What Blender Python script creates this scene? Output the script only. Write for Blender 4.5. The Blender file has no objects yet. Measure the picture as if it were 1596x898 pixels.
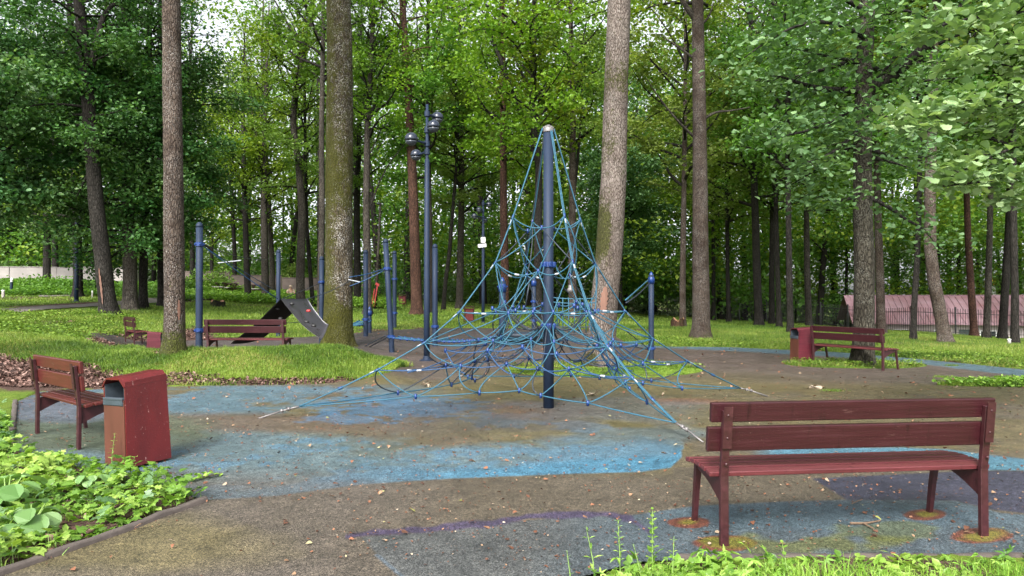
import bpy, math, random
import numpy as np
from mathutils import Vector, Matrix

scene = bpy.context.scene
C = bpy.context.collection
R = math.radians

# ------------------------------------------------------------------ camera
CAM_Z = 1.42
F = 1064.0                      # focal length in pixels of the 1596 px wide picture
PITCH = math.atan(16.0 / F)
cam_d = bpy.data.cameras.new('camera')
cam = bpy.data.objects.new('camera', cam_d)
C.objects.link(cam)
cam.location = (0, 0, CAM_Z)
cam.rotation_euler = (R(90) + PITCH, 0, 0)
cam_d.sensor_width = 36.0
cam_d.lens = 36.0 * F / 1596.0
cam_d.clip_start = 0.05
cam_d.clip_end = 1500
scene.camera = cam

# ------------------------------------------------------------------ light
SUN_EL, SUN_AZ = R(43), R(196)      # azimuth measured clockwise from +Y (sun behind the camera)
world = bpy.data.worlds.new('World')
scene.world = world
world.use_nodes = True
wn = world.node_tree
wn.nodes.clear()
sky = wn.nodes.new('ShaderNodeTexSky')
sky.sky_type = 'NISHITA'
sky.sun_disc = False
sky.sun_elevation = SUN_EL
sky.sun_rotation = SUN_AZ
sky.air_density = 0.7
sky.dust_density = 4.0
sky.ozone_density = 1.0
bg = wn.nodes.new('ShaderNodeBackground')
bg.inputs['Strength'].default_value = 0.145
wo = wn.nodes.new('ShaderNodeOutputWorld')
hsv = wn.nodes.new('ShaderNodeHueSaturation')
hsv.inputs['Saturation'].default_value = 0.22      # thin overcast: nearly white sky
hsv.inputs['Value'].default_value = 1.35
wn.links.new(sky.outputs[0], hsv.inputs['Color'])
wn.links.new(hsv.outputs[0], bg.inputs['Color'])
wn.links.new(bg.outputs[0], wo.inputs['Surface'])
sd = bpy.data.lights.new('sun', 'SUN')
sd.energy = 2.0
sd.angle = R(18)
sd.color = (1.0, 0.95, 0.87)
sun = bpy.data.objects.new('sun', sd)
C.objects.link(sun)
sdir = Vector((math.sin(SUN_AZ) * math.cos(SUN_EL), math.cos(SUN_AZ) * math.cos(SUN_EL), math.sin(SUN_EL)))
sun.rotation_euler = sdir.to_track_quat('Z', 'Y').to_euler()
scene.view_settings.view_transform = 'Standard'
scene.view_settings.look = 'None'
scene.view_settings.gamma = 1.0
scene.view_settings.use_curve_mapping = False
scene.view_settings.exposure = 1.36
cy = scene.cycles
cy.max_bounces = 8
cy.diffuse_bounces = 5
cy.glossy_bounces = 2
cy.transmission_bounces = 3
cy.transparent_max_bounces = 4
cy.caustics_reflective = False
cy.caustics_refractive = False
cy.use_denoising = True

# ------------------------------------------------------------------ projection helpers
def P(px, py, Y):
    """world point seen at a pixel of the photograph, at distance Y ahead"""
    x = (px - 798.0) / F
    y = (449.0 - py) / F
    d = (x, math.cos(PITCH) - y * math.sin(PITCH), math.sin(PITCH) + y * math.cos(PITCH))
    k = Y / d[1]
    return Vector((d[0] * k, Y, CAM_Z + d[2] * k))

def proj(x, y, z):
    y = np.maximum(y, 0.05)
    a = np.asarray(x) ; dz = np.asarray(z) - CAM_Z
    f = y * math.cos(PITCH) + dz * math.sin(PITCH)
    u = -y * math.sin(PITCH) + dz * math.cos(PITCH)
    return 798.0 + F * a / f, 449.0 - F * u / f

def sstep(a, b, x):
    t = np.clip((x - a) / (b - a), 0, 1)
    return t * t * (3 - 2 * t)

# terrain: heights on a fan of columns (picture x) and distances
_cols = np.array([-700, 0, 150, 215, 270, 400, 525, 600, 660, 800, 950, 1010, 1200, 1400, 1600, 2300], float)
_rows = np.array([0, 10.9, 12.7, 14.6, 17.5, 19.5, 24, 27, 30, 40, 50, 70, 120, 300], float)
_tab = np.array([
    [0, 0, 0, 0, 0, 0, 0, 0, 0, 0, 0, 0, 0, 0, 0, 0],
    [0.05, 0.02, 0, 0, 0.02, 0.02, 0.02, 0, 0, 0, 0, 0, 0, 0, 0, 0],
    [0.35, 0.30, 0.28, 0.34, 0.40, 0.44, 0.46, 0.20, 0, 0, 0, 0, 0, 0, 0, 0],
    [0.62, 0.55, 0.38, 0.28, 0.16, 0.08, 0.22, 0.05, 0, 0, 0, 0, 0, 0, 0, 0],
    [0.80, 0.66, 0.36, 0.05, 0.02, 0.0, 0.0, 0, 0, 0, 0, 0, 0, 0, 0, 0],
    [0.9, 0.72, 0.45, 0.0, 0.0, 0.0, 0, 0, 0, 0, 0, 0, 0, 0, 0, -0.1],
    [1.1, 0.86, 0.82, 0.62, 0.42, 0.25, 0.12, 0.12, 0.10, 0.10, 0.05, 0.0, 0, 0, -0.25, -0.5],
    [1.2, 0.98, 0.95, 0.85, 0.65, 0.42, 0.28, 0.22, 0.20, 0.18, 0.10, 0.03, 0, -0.08, -0.35, -0.6],
    [1.4, 1.15, 1.10, 1.05, 0.90, 0.62, 0.50, 0.42, 0.40, 0.32, 0.20, 0.10, 0.0, -0.18, -0.5, -0.7],
    [2.0, 1.80, 1.75, 1.65, 1.50, 1.15, 0.95, 0.85, 0.80, 0.60, 0.35, 0.10, -0.1, -0.55, -1.0, -1.2],
    [2.7, 2.50, 2.45, 2.35, 2.20, 1.80, 1.50, 1.30, 1.10, 0.80, 0.40, 0.0, -0.4, -1.2, -1.7, -2.0],
    [3.2, 3.0, 2.95, 2.8, 2.6, 2.2, 1.9, 1.6, 1.2, 0.8, 0.2, -0.3, -1.0, -2.2, -2.6, -3.0],
    [3.5, 3.2, 3.1, 3.0, 2.8, 2.3, 2.0, 1.7, 1.2, 0.8, 0.2, -0.3, -1.0, -2.5, -3.0, -3.0],
    [3.5, 3.2, 3.1, 3.0, 2.8, 2.3, 2.0, 1.7, 1.2, 0.8, 0.2, -0.3, -1.0, -2.5, -3.0, -3.0]])

def vnoise(x, y, s, seed=0):
    """smooth value noise, vectorised"""
    x = np.asarray(x, float) / s + seed * 17.31
    y = np.asarray(y, float) / s + seed * 9.77
    ix = np.floor(x); iy = np.floor(y)
    fx = x - ix; fy = y - iy
    fx = fx * fx * (3 - 2 * fx); fy = fy * fy * (3 - 2 * fy)
    def hsh(a, b):
        v = np.sin(a * 127.1 + b * 311.7 + seed * 74.7) * 43758.5453
        return v - np.floor(v)
    return (hsh(ix, iy) * (1 - fx) + hsh(ix + 1, iy) * fx) * (1 - fy) + (hsh(ix, iy + 1) * (1 - fx) + hsh(ix + 1, iy + 1) * fx) * fy

def fbm(x, y, s, seed=0, o=4):
    v = 0; a = 0.5; t = 0
    for i in range(o):
        v = v + a * vnoise(x, y, s / (2 ** i), seed + i * 3); t += a; a *= 0.55
    return v / t

def H(x, y):
    """ground height"""
    x = np.asarray(x, float); y = np.asarray(y, float)
    d = np.maximum(y, np.abs(x) / 1.4)
    d = np.maximum(d, 0.01)
    c = np.clip(798 + F * x / d, _cols[0], _cols[-1])
    dd = np.clip(d, 0, _rows[-1] - 1e-3)
    ci = np.clip(np.searchsorted(_cols, c, side='right') - 1, 0, len(_cols) - 2)
    ri = np.clip(np.searchsorted(_rows, dd, side='right') - 1, 0, len(_rows) - 2)
    fc = (c - _cols[ci]) / (_cols[ci + 1] - _cols[ci])
    fr = (dd - _rows[ri]) / (_rows[ri + 1] - _rows[ri])
    fc = fc * fc * (3 - 2 * fc) * .6 + fc * .4
    fr = fr * fr * (3 - 2 * fr) * .6 + fr * .4
    z = (_tab[ri, ci] * (1 - fc) + _tab[ri, ci + 1] * fc) * (1 - fr) + (_tab[ri + 1, ci] * (1 - fc) + _tab[ri + 1, ci + 1] * fc) * fr
    return z * sstep(-6, 6, y)

def h1(x, y):
    return float(H(x, y))

def GT(px, py, dmax=160):
    """terrain point under a pixel"""
    ds = np.concatenate([np.linspace(2, 40, 1500), np.linspace(40.05, dmax, 1500)])
    x = (px - 798.0) / F; yy = (449.0 - py) / F
    vy = math.cos(PITCH) - yy * math.sin(PITCH); vz = math.sin(PITCH) + yy * math.cos(PITCH)
    X = x * ds / vy; Z = CAM_Z + vz * ds / vy
    below = Z <= H(X, ds)
    i = int(np.argmax(below)) if below.any() else len(ds) - 1
    return Vector((X[i], ds[i], h1(X[i], ds[i])))

# ------------------------------------------------------------------ mesh helpers
def np_mesh(name, V, Fs, mats=(), smooth=False, attrs=None, colors=None, midx=None):
    """Fs: (m,k) int array or list of lists"""
    me = bpy.data.meshes.new(name)
    V = np.asarray(V, dtype=np.float32)
    me.vertices.add(len(V)); me.vertices.foreach_set('co', V.ravel())
    if isinstance(Fs, np.ndarray):
        m, k = Fs.shape
        flat = Fs.astype(np.int32).ravel()
        starts = np.arange(m, dtype=np.int32) * k
        tot = np.full(m, k, dtype=np.int32)
    else:
        m = len(Fs)
        tot = np.array([len(f) for f in Fs], dtype=np.int32)
        flat = np.array([i for f in Fs for i in f], dtype=np.int32)
        starts = np.concatenate([[0], np.cumsum(tot)[:-1]]).astype(np.int32) if m else np.zeros(0, np.int32)
    me.loops.add(len(flat)); me.loops.foreach_set('vertex_index', flat)
    me.polygons.add(m); me.polygons.foreach_set('loop_start', starts); me.polygons.foreach_set('loop_total', tot)
    if midx is not None:
        me.polygons.foreach_set('material_index', np.asarray(midx, dtype=np.int32))
    me.update(calc_edges=True)
    me.polygons.foreach_set('use_smooth', np.full(m, bool(smooth)))
    for mt in mats:
        me.materials.append(mt)
    if attrs:
        for k_, a in attrs.items():
            at = me.attributes.new(k_, 'FLOAT', 'POINT')
            at.data.foreach_set('value', np.asarray(a, dtype=np.float32))
    if colors:
        for k_, a in colors.items():
            at = me.attributes.new(k_, 'FLOAT_COLOR', 'POINT')
            b = np.ones((len(V), 4), np.float32); b[:, :3] = a
            at.data.foreach_set('color', b.ravel())
    me.update()
    return me

def link(name, me, parent=None, loc=None):
    o = bpy.data.objects.new(name, me)
    C.objects.link(o)
    if parent is not None:
        o.parent = parent
    if loc is not None:
        o.location = loc
    return o

def tag(o, label=None, cat=None, group=None, kind=None):
    if label: o['label'] = label
    if cat: o['category'] = cat
    if group: o['group'] = group
    if kind: o['kind'] = kind
    return o

def empty(name, loc, rz=0, label=None, cat=None, group=None):
    o = bpy.data.objects.new(name, None)
    C.objects.link(o)
    o.empty_display_size = 0.2
    o.location = loc; o.rotation_euler = (0, 0, rz)
    return tag(o, label, cat, group)

def copy_tree(o, parent=None):
    c = o.copy(); C.objects.link(c)
    if parent is not None: c.parent = parent
    for ch in list(o.children):
        copy_tree(ch, c)
    return c

class MB:
    """collects shapes; build() links them as one mesh object"""
    def __init__(s):
        s.v = []; s.f = []; s.a = []
    def add(s, vs, fs):
        n = len(s.v)
        s.v += [tuple(v) for v in vs]
        s.f += [[i + n for i in f] for f in fs]
        return s
    def box(s, c, sz, M=None, bev=0.0):
        hx, hy, hz = sz[0] / 2, sz[1] / 2, sz[2] / 2
        b = min(bev, hx * .45, hy * .45, hz * .45)
        if b <= 0:
            vs = [(x, y, z) for x in (-hx, hx) for y in (-hy, hy) for z in (-hz, hz)]
            fs = [(0, 1, 3, 2), (4, 6, 7, 5), (0, 4, 5, 1), (2, 3, 7, 6), (0, 2, 6, 4), (1, 5, 7, 3)]
        else:
            vs = []; fs = []
            idx = {}
            for sx in (-1, 1):
                for sy in (-1, 1):
                    for sz_ in (-1, 1):
                        for ax in range(3):
                            p = [sx * hx, sy * hy, sz_ * hz]
                            for k in range(3):
                                if k != ax:
                                    p[k] -= (sx, sy, sz_)[k] * b
                            idx[(sx, sy, sz_, ax)] = len(vs); vs.append(tuple(p))
            for ax in range(3):
                u, w = (ax + 1) % 3, (ax + 2) % 3
                for sg in (-1, 1):
                    q = []
                    for (a_, b_) in ((-1, -1), (1, -1), (1, 1), (-1, 1)):
                        k = [0, 0, 0]; k[ax] = sg; k[u] = a_; k[w] = b_
                        q.append(idx[(*k, ax)])
                    fs.append(q if sg > 0 else q[::-1])
                for a_ in (-1, 1):
                    for b_ in (-1, 1):
                        k0 = [0, 0, 0]; k1 = [0, 0, 0]
                        k0[u] = k1[u] = a_; k0[w] = k1[w] = b_; k0[ax] = -1; k1[ax] = 1
                        q = [idx[(*k0, u)], idx[(*k1, u)], idx[(*k1, w)], idx[(*k0, w)]]
                        fs.append(q if a_ * b_ > 0 else q[::-1])
            for sx in (-1, 1):
                for sy in (-1, 1):
                    for sz_ in (-1, 1):
                        q = [idx[(sx, sy, sz_, k)] for k in range(3)]
                        fs.append(q if sx * sy * sz_ > 0 else q[::-1])
        T = Matrix.Translation(Vector(c)) @ (M if M is not None else Matrix.Identity(4))
        return s.add([T @ Vector(v) for v in vs], fs)
    def bar(s, p0, p1, w, t, up=(0, 0, 1), bev=0.003):
        p0 = Vector(p0); p1 = Vector(p1)
        x = (p1 - p0); L = x.length; x.normalize()
        y = Vector(up).cross(x)
        if y.length < 1e-4: y = Vector((0, 1, 0)).cross(x)
        y.normalize(); z = x.cross(y)
        M = Matrix((x, y, z)).transposed().to_4x4()
        return s.box((p0 + p1) / 2, (L, w, t), M, bev)
    def tube(s, pts, rad, n=8, caps=True):
        pts = [Vector(p) for p in pts]
        if not hasattr(rad, '__len__'): rad = [rad] * len(pts)
        base = len(s.v)
        ref = Vector((0.3, 0.2, 1)).normalized()
        prev = None
        for i, p in enumerate(pts):
            t = (pts[min(i + 1, len(pts) - 1)] - pts[max(i - 1, 0)])
            if t.length < 1e-9: t = Vector((0, 0, 1))
            t.normalize()
            if prev is None:
                a = t.cross(ref)
                if a.length < 1e-3: a = t.cross(Vector((1, 0, 0)))
            else:
                a = prev - t * prev.dot(t)
                if a.length < 1e-6: a = t.cross(ref)
            a.normalize(); prev = a
            b = t.cross(a)
            for k in range(n):
                th = 2 * math.pi * k / n
                s.v.append(tuple(p + (a * math.cos(th) + b * math.sin(th)) * rad[i]))
        for i in range(len(pts) - 1):
            for k in range(n):
                k2 = (k + 1) % n
                s.f.append([base + i * n + k, base + i * n + k2, base + (i + 1) * n + k2, base + (i + 1) * n + k])
        if caps:
            s.f.append([base + k for k in range(n)][::-1])
            s.f.append([base + (len(pts) - 1) * n + k for k in range(n)])
        return s
    def lathe(s, prof, c=(0, 0, 0), n=16, M=None):
        base = len(s.v)
        T = Matrix.Translation(Vector(c)) @ (M if M is not None else Matrix.Identity(4))
        for (r, z) in prof:
            for k in range(n):
                th = 2 * math.pi * k / n
                s.v.append(tuple(T @ Vector((max(r, 1e-4) * math.cos(th), max(r, 1e-4) * math.sin(th), z))))
        for i in range(len(prof) - 1):
            for k in range(n):
                k2 = (k + 1) % n
                s.f.append([base + i * n + k, base + i * n + k2, base + (i + 1) * n + k2, base + (i + 1) * n + k])
        s.f.append([base + k for k in range(n)][::-1])
        s.f.append([base + (len(prof) - 1) * n + k for k in range(n)])
        return s
    def ball(s, c, r, n=10, sq=1.0):
        prof = [(r * math.sin(math.pi * i / (n // 2 + 1)), -r * sq * math.cos(math.pi * i / (n // 2 + 1))) for i in range(n // 2 + 2)]
        return s.lathe(prof, c, n)
    def build(s, name, mat, parent=None, loc=None, smooth=False):
        me = np_mesh(name, np.array(s.v), s.f, [mat], smooth)
        return link(name, me, parent, loc)
# ------------------------------------------------------------------ materials
class NT:
    def __init__(s, name):
        s.m = bpy.data.materials.new(name); s.m.use_nodes = True
        s.t = s.m.node_tree; s.t.nodes.clear()
        s.out = s.n('ShaderNodeOutputMaterial')
    def n(s, typ, **kw):
        nd = s.t.nodes.new(typ)
        for k, v in kw.items():
            if k in nd.inputs.keys() if hasattr(nd.inputs, 'keys') else False:
                nd.inputs[k].default_value = v
            else:
                setattr(nd, k, v)
        return nd
    def l(s, a, b): s.t.links.new(a, b)
    def noise(s, scale, detail=4, rough=.55, vec=None, stretch=None, obj=True):
        nd = s.n('ShaderNodeTexNoise'); nd.inputs['Scale'].default_value = scale
        nd.inputs['Detail'].default_value = detail; nd.inputs['Roughness'].default_value = rough
        if vec is None:
            tc = s.n('ShaderNodeTexCoord'); vec = tc.outputs['Object']
        if stretch:
            mp = s.n('ShaderNodeMapping'); mp.inputs['Scale'].default_value = stretch
            s.l(vec, mp.inputs['Vector']); vec = mp.outputs[0]
        s.l(vec, nd.inputs['Vector'])
        return nd.outputs['Fac']
    def ramp(s, fac, stops, interp='LINEAR'):
        r = s.n('ShaderNodeValToRGB'); r.color_ramp.interpolation = interp
        e = r.color_ramp.elements
        while len(e) < len(stops): e.new(0.5)
        for i, (p, c) in enumerate(stops):
            e[i].position = p
            e[i].color = (*c, 1) if len(c) == 3 else c
        s.l(fac, r.inputs[0]); return r.outputs[0]
    def mix(s, fac, a, b, mode='MIX'):
        m = s.n('ShaderNodeMix'); m.data_type = 'RGBA'; m.blend_type = mode
        for i, v in ((0, fac), (6, a), (7, b)):
            if isinstance(v, (int, float)): m.inputs[i].default_value = v
            elif isinstance(v, tuple): m.inputs[i].default_value = (*v, 1)
            else: s.l(v, m.inputs[i])
        return m.outputs[2]
    def math(s, op, a, b=0.0, clamp=False):
        m = s.n('ShaderNodeMath'); m.operation = op; m.use_clamp = clamp
        for i, v in ((0, a), (1, b)):
            if isinstance(v, (int, float)): m.inputs[i].default_value = v
            else: s.l(v, m.inputs[i])
        return m.outputs[0]
    def attr(s, name, out='Fac'):
        a = s.n('ShaderNodeAttribute'); a.attribute_name = name; return a.outputs[out]
    def bsdf(s, col, rough=.6, metal=0.0, bump=None, bstr=.3, bdist=.01, spec=.5):
        b = s.n('ShaderNodeBsdfPrincipled')
        for k, v in (('Base Color', col), ('Roughness', rough), ('Metallic', metal), ('Specular IOR Level', spec)):
            if isinstance(v, (int, float)): b.inputs[k].default_value = v
            elif isinstance(v, tuple): b.inputs[k].default_value = (*v, 1)
            else: s.l(v, b.inputs[k])
        if bump is not None:
            bp = s.n('ShaderNodeBump'); bp.inputs['Strength'].default_value = bstr; bp.inputs['Distance'].default_value = bdist
            s.l(bump, bp.inputs['Height']); s.l(bp.outputs[0], b.inputs['Normal'])
        return b
    def done(s, sh):
        s.l(sh.outputs[0], s.out.inputs['Surface']); return s.m

def leaf_mat(name, dark, mid, light, trans=.42, rough=.48, spec=.35, hue=0.035):
    t = NT(name)
    tint = t.attr('tint')
    col = t.ramp(tint, [(0.0, dark), (0.5, mid), (1.0, light)])
    oi = t.n('ShaderNodeObjectInfo')
    hs = t.n('ShaderNodeHueSaturation')
    hv = t.math('MULTIPLY_ADD', oi.outputs['Random'], hue); hv.node.inputs[2].default_value = 0.5 - hue / 2
    vv = t.math('MULTIPLY_ADD', oi.outputs['Random'], .35); vv.node.inputs[2].default_value = 0.85
    t.l(hv, hs.inputs['Hue']); t.l(vv, hs.inputs['Value']); t.l(col, hs.inputs['Color'])
    b = t.bsdf(hs.outputs[0], rough, spec=spec)
    tr = t.n('ShaderNodeBsdfTranslucent')
    tc = t.mix(1.0, hs.outputs[0], (1.25, 1.35, .55), 'MULTIPLY')
    t.l(tc, tr.inputs['Color'])
    ms = t.n('ShaderNodeMixShader'); ms.inputs[0].default_value = trans
    t.l(b.outputs[0], ms.inputs[1]); t.l(tr.outputs[0], ms.inputs[2])
    return t.done(ms)

M = {}
M['leaf_mid'] = leaf_mat('leaf_mid', (.038, .092, .014), (.090, .185, .028), (.165, .280, .048))  # leaf tones vary by species and partly stand in for light on crowns
M['leaf_lime'] = leaf_mat('leaf_lime', (.055, .120, .010), (.135, .225, .018), (.24, .33, .035))
M['leaf_cool'] = leaf_mat('leaf_cool', (.034, .090, .032), (.086, .180, .064), (.185, .31, .13), .3, .42, .5)
M['leaf_dark'] = leaf_mat('leaf_dark', (.020, .064, .016), (.052, .130, .034), (.110, .210, .062), .3, .45, .4)
M['leaf_pale'] = leaf_mat('leaf_pale', (.085, .155, .060), (.175, .27, .115), (.30, .40, .20), .3, .42, .5, .01)
M['leaf_soft'] = leaf_mat('leaf_soft', (.065, .120, .024), (.155, .240, .050), (.26, .35, .09))
M['weed'] = leaf_mat('weed', (.055, .135, .016), (.150, .285, .034), (.33, .46, .10), .35, .45, .45, .0)
M['burdock'] = leaf_mat('burdock', (.070, .160, .040), (.130, .250, .070), (.21, .34, .13), .3, .45, .5, .0)
M['grass'] = leaf_mat('grass', (.034, .074, .010), (.092, .165, .018), (.200, .275, .045), .25, .5, .3, .0)
M['straw'] = leaf_mat('straw_grass', (.10, .12, .03), (.22, .22, .06), (.36, .32, .12), .3, .6, .3, .0)
M['bin_maroon'] = None

def bark_mat(name, c0, c1, c2, lich=(.45, .43, .40), lich_amt=.5, moss=(.06, .075, .008), zs=3.5, k=1.0):
    """c0 dark furrow, c1 mid, c2 ridge; attribute moss 0..1"""
    t = NT(name)
    tc = t.n('ShaderNodeTexCoord')
    geo = t.n('ShaderNodeNewGeometry')
    vec = geo.outputs['Position']
    n1 = t.noise(14 * k, 6, .62, vec, (1.0, 1.0, .22))
    n2 = t.noise(45 * k, 3, .6, vec, (1, 1, .5))
    v = t.n('ShaderNodeTexVoronoi'); v.feature = 'DISTANCE_TO_EDGE'; v.inputs['Scale'].default_value = 20 * k
    mp = t.n('ShaderNodeMapping'); mp.inputs['Scale'].default_value = (1, 1, .28)
    t.l(vec, mp.inputs['Vector'])
    wv = t.mix(.12, mp.outputs[0], t.n('ShaderNodeTexNoise').outputs['Color'], 'ADD'); t.l(wv, v.inputs['Vector'])
    crack = t.math('MULTIPLY', v.outputs['Distance'], 5.0, True)
    h = t.math('ADD', t.math('MULTIPLY', n1, .8), t.math('MULTIPLY', crack, .5))
    col = t.ramp(h, [(.30, c0), (.62, c1), (.95, c2)])
    big = t.ramp(t.noise(1.3, 5, .7, vec, (1, 1, .5)), [(.38, (0, 0, 0)), (.62, (1, 1, 1))])
    col = t.mix(t.math('MULTIPLY', big, .8), col, t.mix(1.0, col, (.50, .47, .45), 'MULTIPLY'))
    kv = t.n('ShaderNodeTexVoronoi'); kv.inputs['Scale'].default_value = 2.3; km = t.n('ShaderNodeMapping'); km.inputs['Scale'].default_value = (1.3, 1.3, .8)
    t.l(vec, km.inputs['Vector']); t.l(km.outputs[0], kv.inputs['Vector'])
    kn = t.ramp(kv.outputs['Distance'], [(.05, (1, 1, 1)), (.15, (0, 0, 0))])
    col = t.mix(t.math('MULTIPLY', kn, .75), col, c0)
    lm = t.ramp(t.noise(30 * k, 5, .75, vec), [(.52, (0, 0, 0)), (.60, (1, 1, 1))])
    lb = t.ramp(t.noise(2.3, 4, .6, vec), [(.38, (0, 0, 0)), (.62, (1, 1, 1))])
    col = t.mix(t.math('MULTIPLY', t.math('MULTIPLY', lm, lb), lich_amt), col, lich)
    ms = t.attr('moss')
    mn = t.math('ADD', t.math('MULTIPLY', t.noise(4.5, 8, .85, vec), .55), t.math('MULTIPLY', t.noise(26, 6, .8, vec), .45))
    mm = t.ramp(t.math('ADD', ms, t.math('MULTIPLY', t.math('SUBTRACT', mn, .5), 4.2)), [(.40, (0, 0, 0)), (.66, (1, 1, 1))])
    mcol = t.ramp(t.noise(34, 5, .8, vec), [(.3, tuple(x * .22 for x in moss)), (.5, tuple(x * .75 for x in moss)), (.7, tuple(x * 1.7 for x in moss))])
    col = t.mix(t.math('MULTIPLY', mm, .88), col, mcol)
    b = t.bsdf(col, .9, bump=t.math('ADD', h, t.math('MULTIPLY', n2, .25)), bstr=.9, bdist=.03, spec=.2)
    return t.done(b)
M['bark_oak'] = bark_mat('bark_oak', (.007, .006, .004), (.028, .024, .017), (.066, .060, .045), (.20, .20, .17), .6, (.03, .035, .005), k=1.25)
M['bark_grey'] = bark_mat('bark_grey', (.012, .010, .008), (.040, .034, .028), (.082, .072, .060), (.22, .21, .20), .3)
M['bark_mossy'] = bark_mat('bark_mossy', (.012, .009, .005), (.042, .032, .018), (.09, .072, .045), (.46, .45, .42), 1.0, (.050, .052, .004))
M['bark_light'] = bark_mat('bark_light', (.034, .025, .021), (.125, .098, .084), (.225, .19, .17), (.36, .34, .31), .55, (.045, .050, .008), k=1.9)
M['bark_brown'] = bark_mat('bark_brown', (.016, .011, .009), (.052, .037, .029), (.098, .074, .058), (.30, .28, .26), .75, (.05, .06, .008), k=1.6)
M['bark_pine'] = bark_mat('bark_pine', (.016, .008, .006), (.050, .025, .018), (.10, .052, .036), (.3, .2, .15), .1)
M['bark_dark'] = bark_mat('bark_dark', (.005, .0045, .004), (.014, .012, .010), (.034, .030, .026), (.11, .11, .10), .25)

def simple(name, col, rough=.6, metal=0.0, var=.25, sc=30, bstr=.15, bdist=.003, spec=.5, stretch=None):
    t = NT(name)
    n = t.noise(sc, 5, .6, None, stretch)
    c = t.ramp(n, [(.25, tuple(x * (1 - var) for x in col)), (.75, tuple(min(1, x * (1 + var)) for x in col))])
    rr = t.math('MULTIPLY_ADD', n, .25); rr.node.inputs[2].default_value = rough - .12
    return t.done(t.bsdf(c, rr, metal, n, bstr, bdist, spec))
M['post'] = simple('post_paint', (.009, .019, .042), .62, 0, .2, 8, .1, .003, .3)
M['post_blue'] = simple('collar_blue', (.006, .030, .14), .38, 0, .2, 20)
M['rope_teal'] = simple('rope_teal', (.013, .078, .125), .65, 0, .35, 120, .5, .004)
M['rope_blue'] = simple('rope_blue', (.008, .045, .12), .6, 0, .3, 120, .5, .004)
M['rope_dark'] = simple('rope_dark', (.014, .022, .035), .6, 0, .3, 120, .5, .004)
M['ferrule'] = simple('ferrule_alloy', (.30, .32, .35), .5, .3, .1, 40)
M['steel'] = simple('galvanised_steel', (.16, .15, .15), .5, .4, .2, 50)
M['lamp_dark'] = simple('lamp_shell', (.020, .026, .042), .16, 0, .1, 6, .02)
M['lamp_glass'] = simple('lamp_glass', (.05, .058, .075), .15, 0, .1, 6, .02)
M['sheet'] = simple('rubber_sheet_sky_sheen', (.060, .058, .075), .30, 0, .4, 3, .3, .03, .9)  # black rubber, base colour greyed to paint in the sky's sheen
M['hold_red'] = simple('hold_red', (.30, .03, .03), .5)
M['hold_dark'] = simple('hold_dark', (.02, .02, .02), .5)
M['bin_in'] = simple('bin_liner', (.055, .072, .09), .45, .3, .2, 10)
M['concrete'] = simple('concrete', (.33, .31, .29), .9, 0, .25, 3, .4, .01)
M['wall_pale'] = simple('wall_pale', (.24, .22, .21), .9, 0, .2, 1.2, .2)
M['wall_wood'] = simple('wall_wood', (.13, .10, .09), .85, 0, .4, 2, .3)
M['fence'] = simple('fence_iron', (.016, .017, .018), .5, 0, .2, 20)
M['gold'] = simple('gilt', (.75, .42, .10), .25, 1.0, .1, 10)
M['plaster'] = simple('plaster', (.42, .37, .35), .85, 0, .18, 2)
M['plaster_dim'] = simple('painted_boards', (.05, .075, .065), .8, 0, .3, 2)
M['glass'] = simple('window_glass', (.02, .025, .03), .1, 0, .1, 3, 0)
M['white'] = simple('white_paint', (.75, .75, .74), .5, 0, .08, 20)
M['red_cloth'] = simple('red_cloth', (.26, .02, .02), .7)
M['wood_end'] = simple('cut_wood', (.30, .16, .09), .8, 0, .4, 12, .4, .01)
M['wound'] = simple('bare_wood', (.13, .065, .045), .75, 0, .5, 7, .6, .02, stretch=(1, 1, .15))
M['twig'] = simple('dead_twig', (.13, .085, .055), .9, 0, .3, 30)
M['kerb'] = simple('kerb_concrete', (.068, .055, .048), .95, 0, .4, 12, .6, .01)

def wood_paint(name, col, worn=.5):
    t = NT(name)
    tc = t.n('ShaderNodeTexCoord')
    g = t.noise(6, 6, .65, tc.outputs['Object'], (.35, 6, 6))
    fine = t.noise(60, 3, .7, tc.outputs['Object'], (.08, 1, 1))
    drip = t.noise(26, 4, .7, tc.outputs['Object'], (1, 1, .06))
    c = t.ramp(g, [(.25, tuple(x * .62 for x in col)), (.55, col), (.85, tuple(min(1, x * 1.45 + .01) for x in col))])
    dm = t.ramp(drip, [(.58, (0, 0, 0)), (.70, (1, 1, 1))])
    c = t.mix(t.math('MULTIPLY', dm, .75), c, tuple(x * .35 for x in col))
    wm = t.ramp(t.noise(13, 6, .8, tc.outputs['Object'], (.5, 1.6, 1.6)), [(.62, (0, 0, 0)), (.70, (1, 1, 1))])
    c = t.mix(t.math('MULTIPLY', wm, worn), c, (.20, .11, .10))
    sp = t.ramp(t.noise(170, 2, .5, tc.outputs['Object']), [(.70, (0, 0, 0)), (.74, (1, 1, 1))])
    c = t.mix(t.math('MULTIPLY', sp, .4), c, (.30, .18, .16))
    return t.done(t.bsdf(c, .40, bump=t.math('ADD', g, t.math('MULTIPLY', fine, .6)), bstr=.45, bdist=.004, spec=.35))
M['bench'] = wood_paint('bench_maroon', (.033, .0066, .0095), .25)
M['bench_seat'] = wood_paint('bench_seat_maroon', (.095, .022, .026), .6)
M['bench_red'] = wood_paint('bench_brick', (.078, .015, .013), .35)
M['frame'] = simple('frame_maroon', (.036, .0075, .010), .45, 0, .4, 25, .3)
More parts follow.
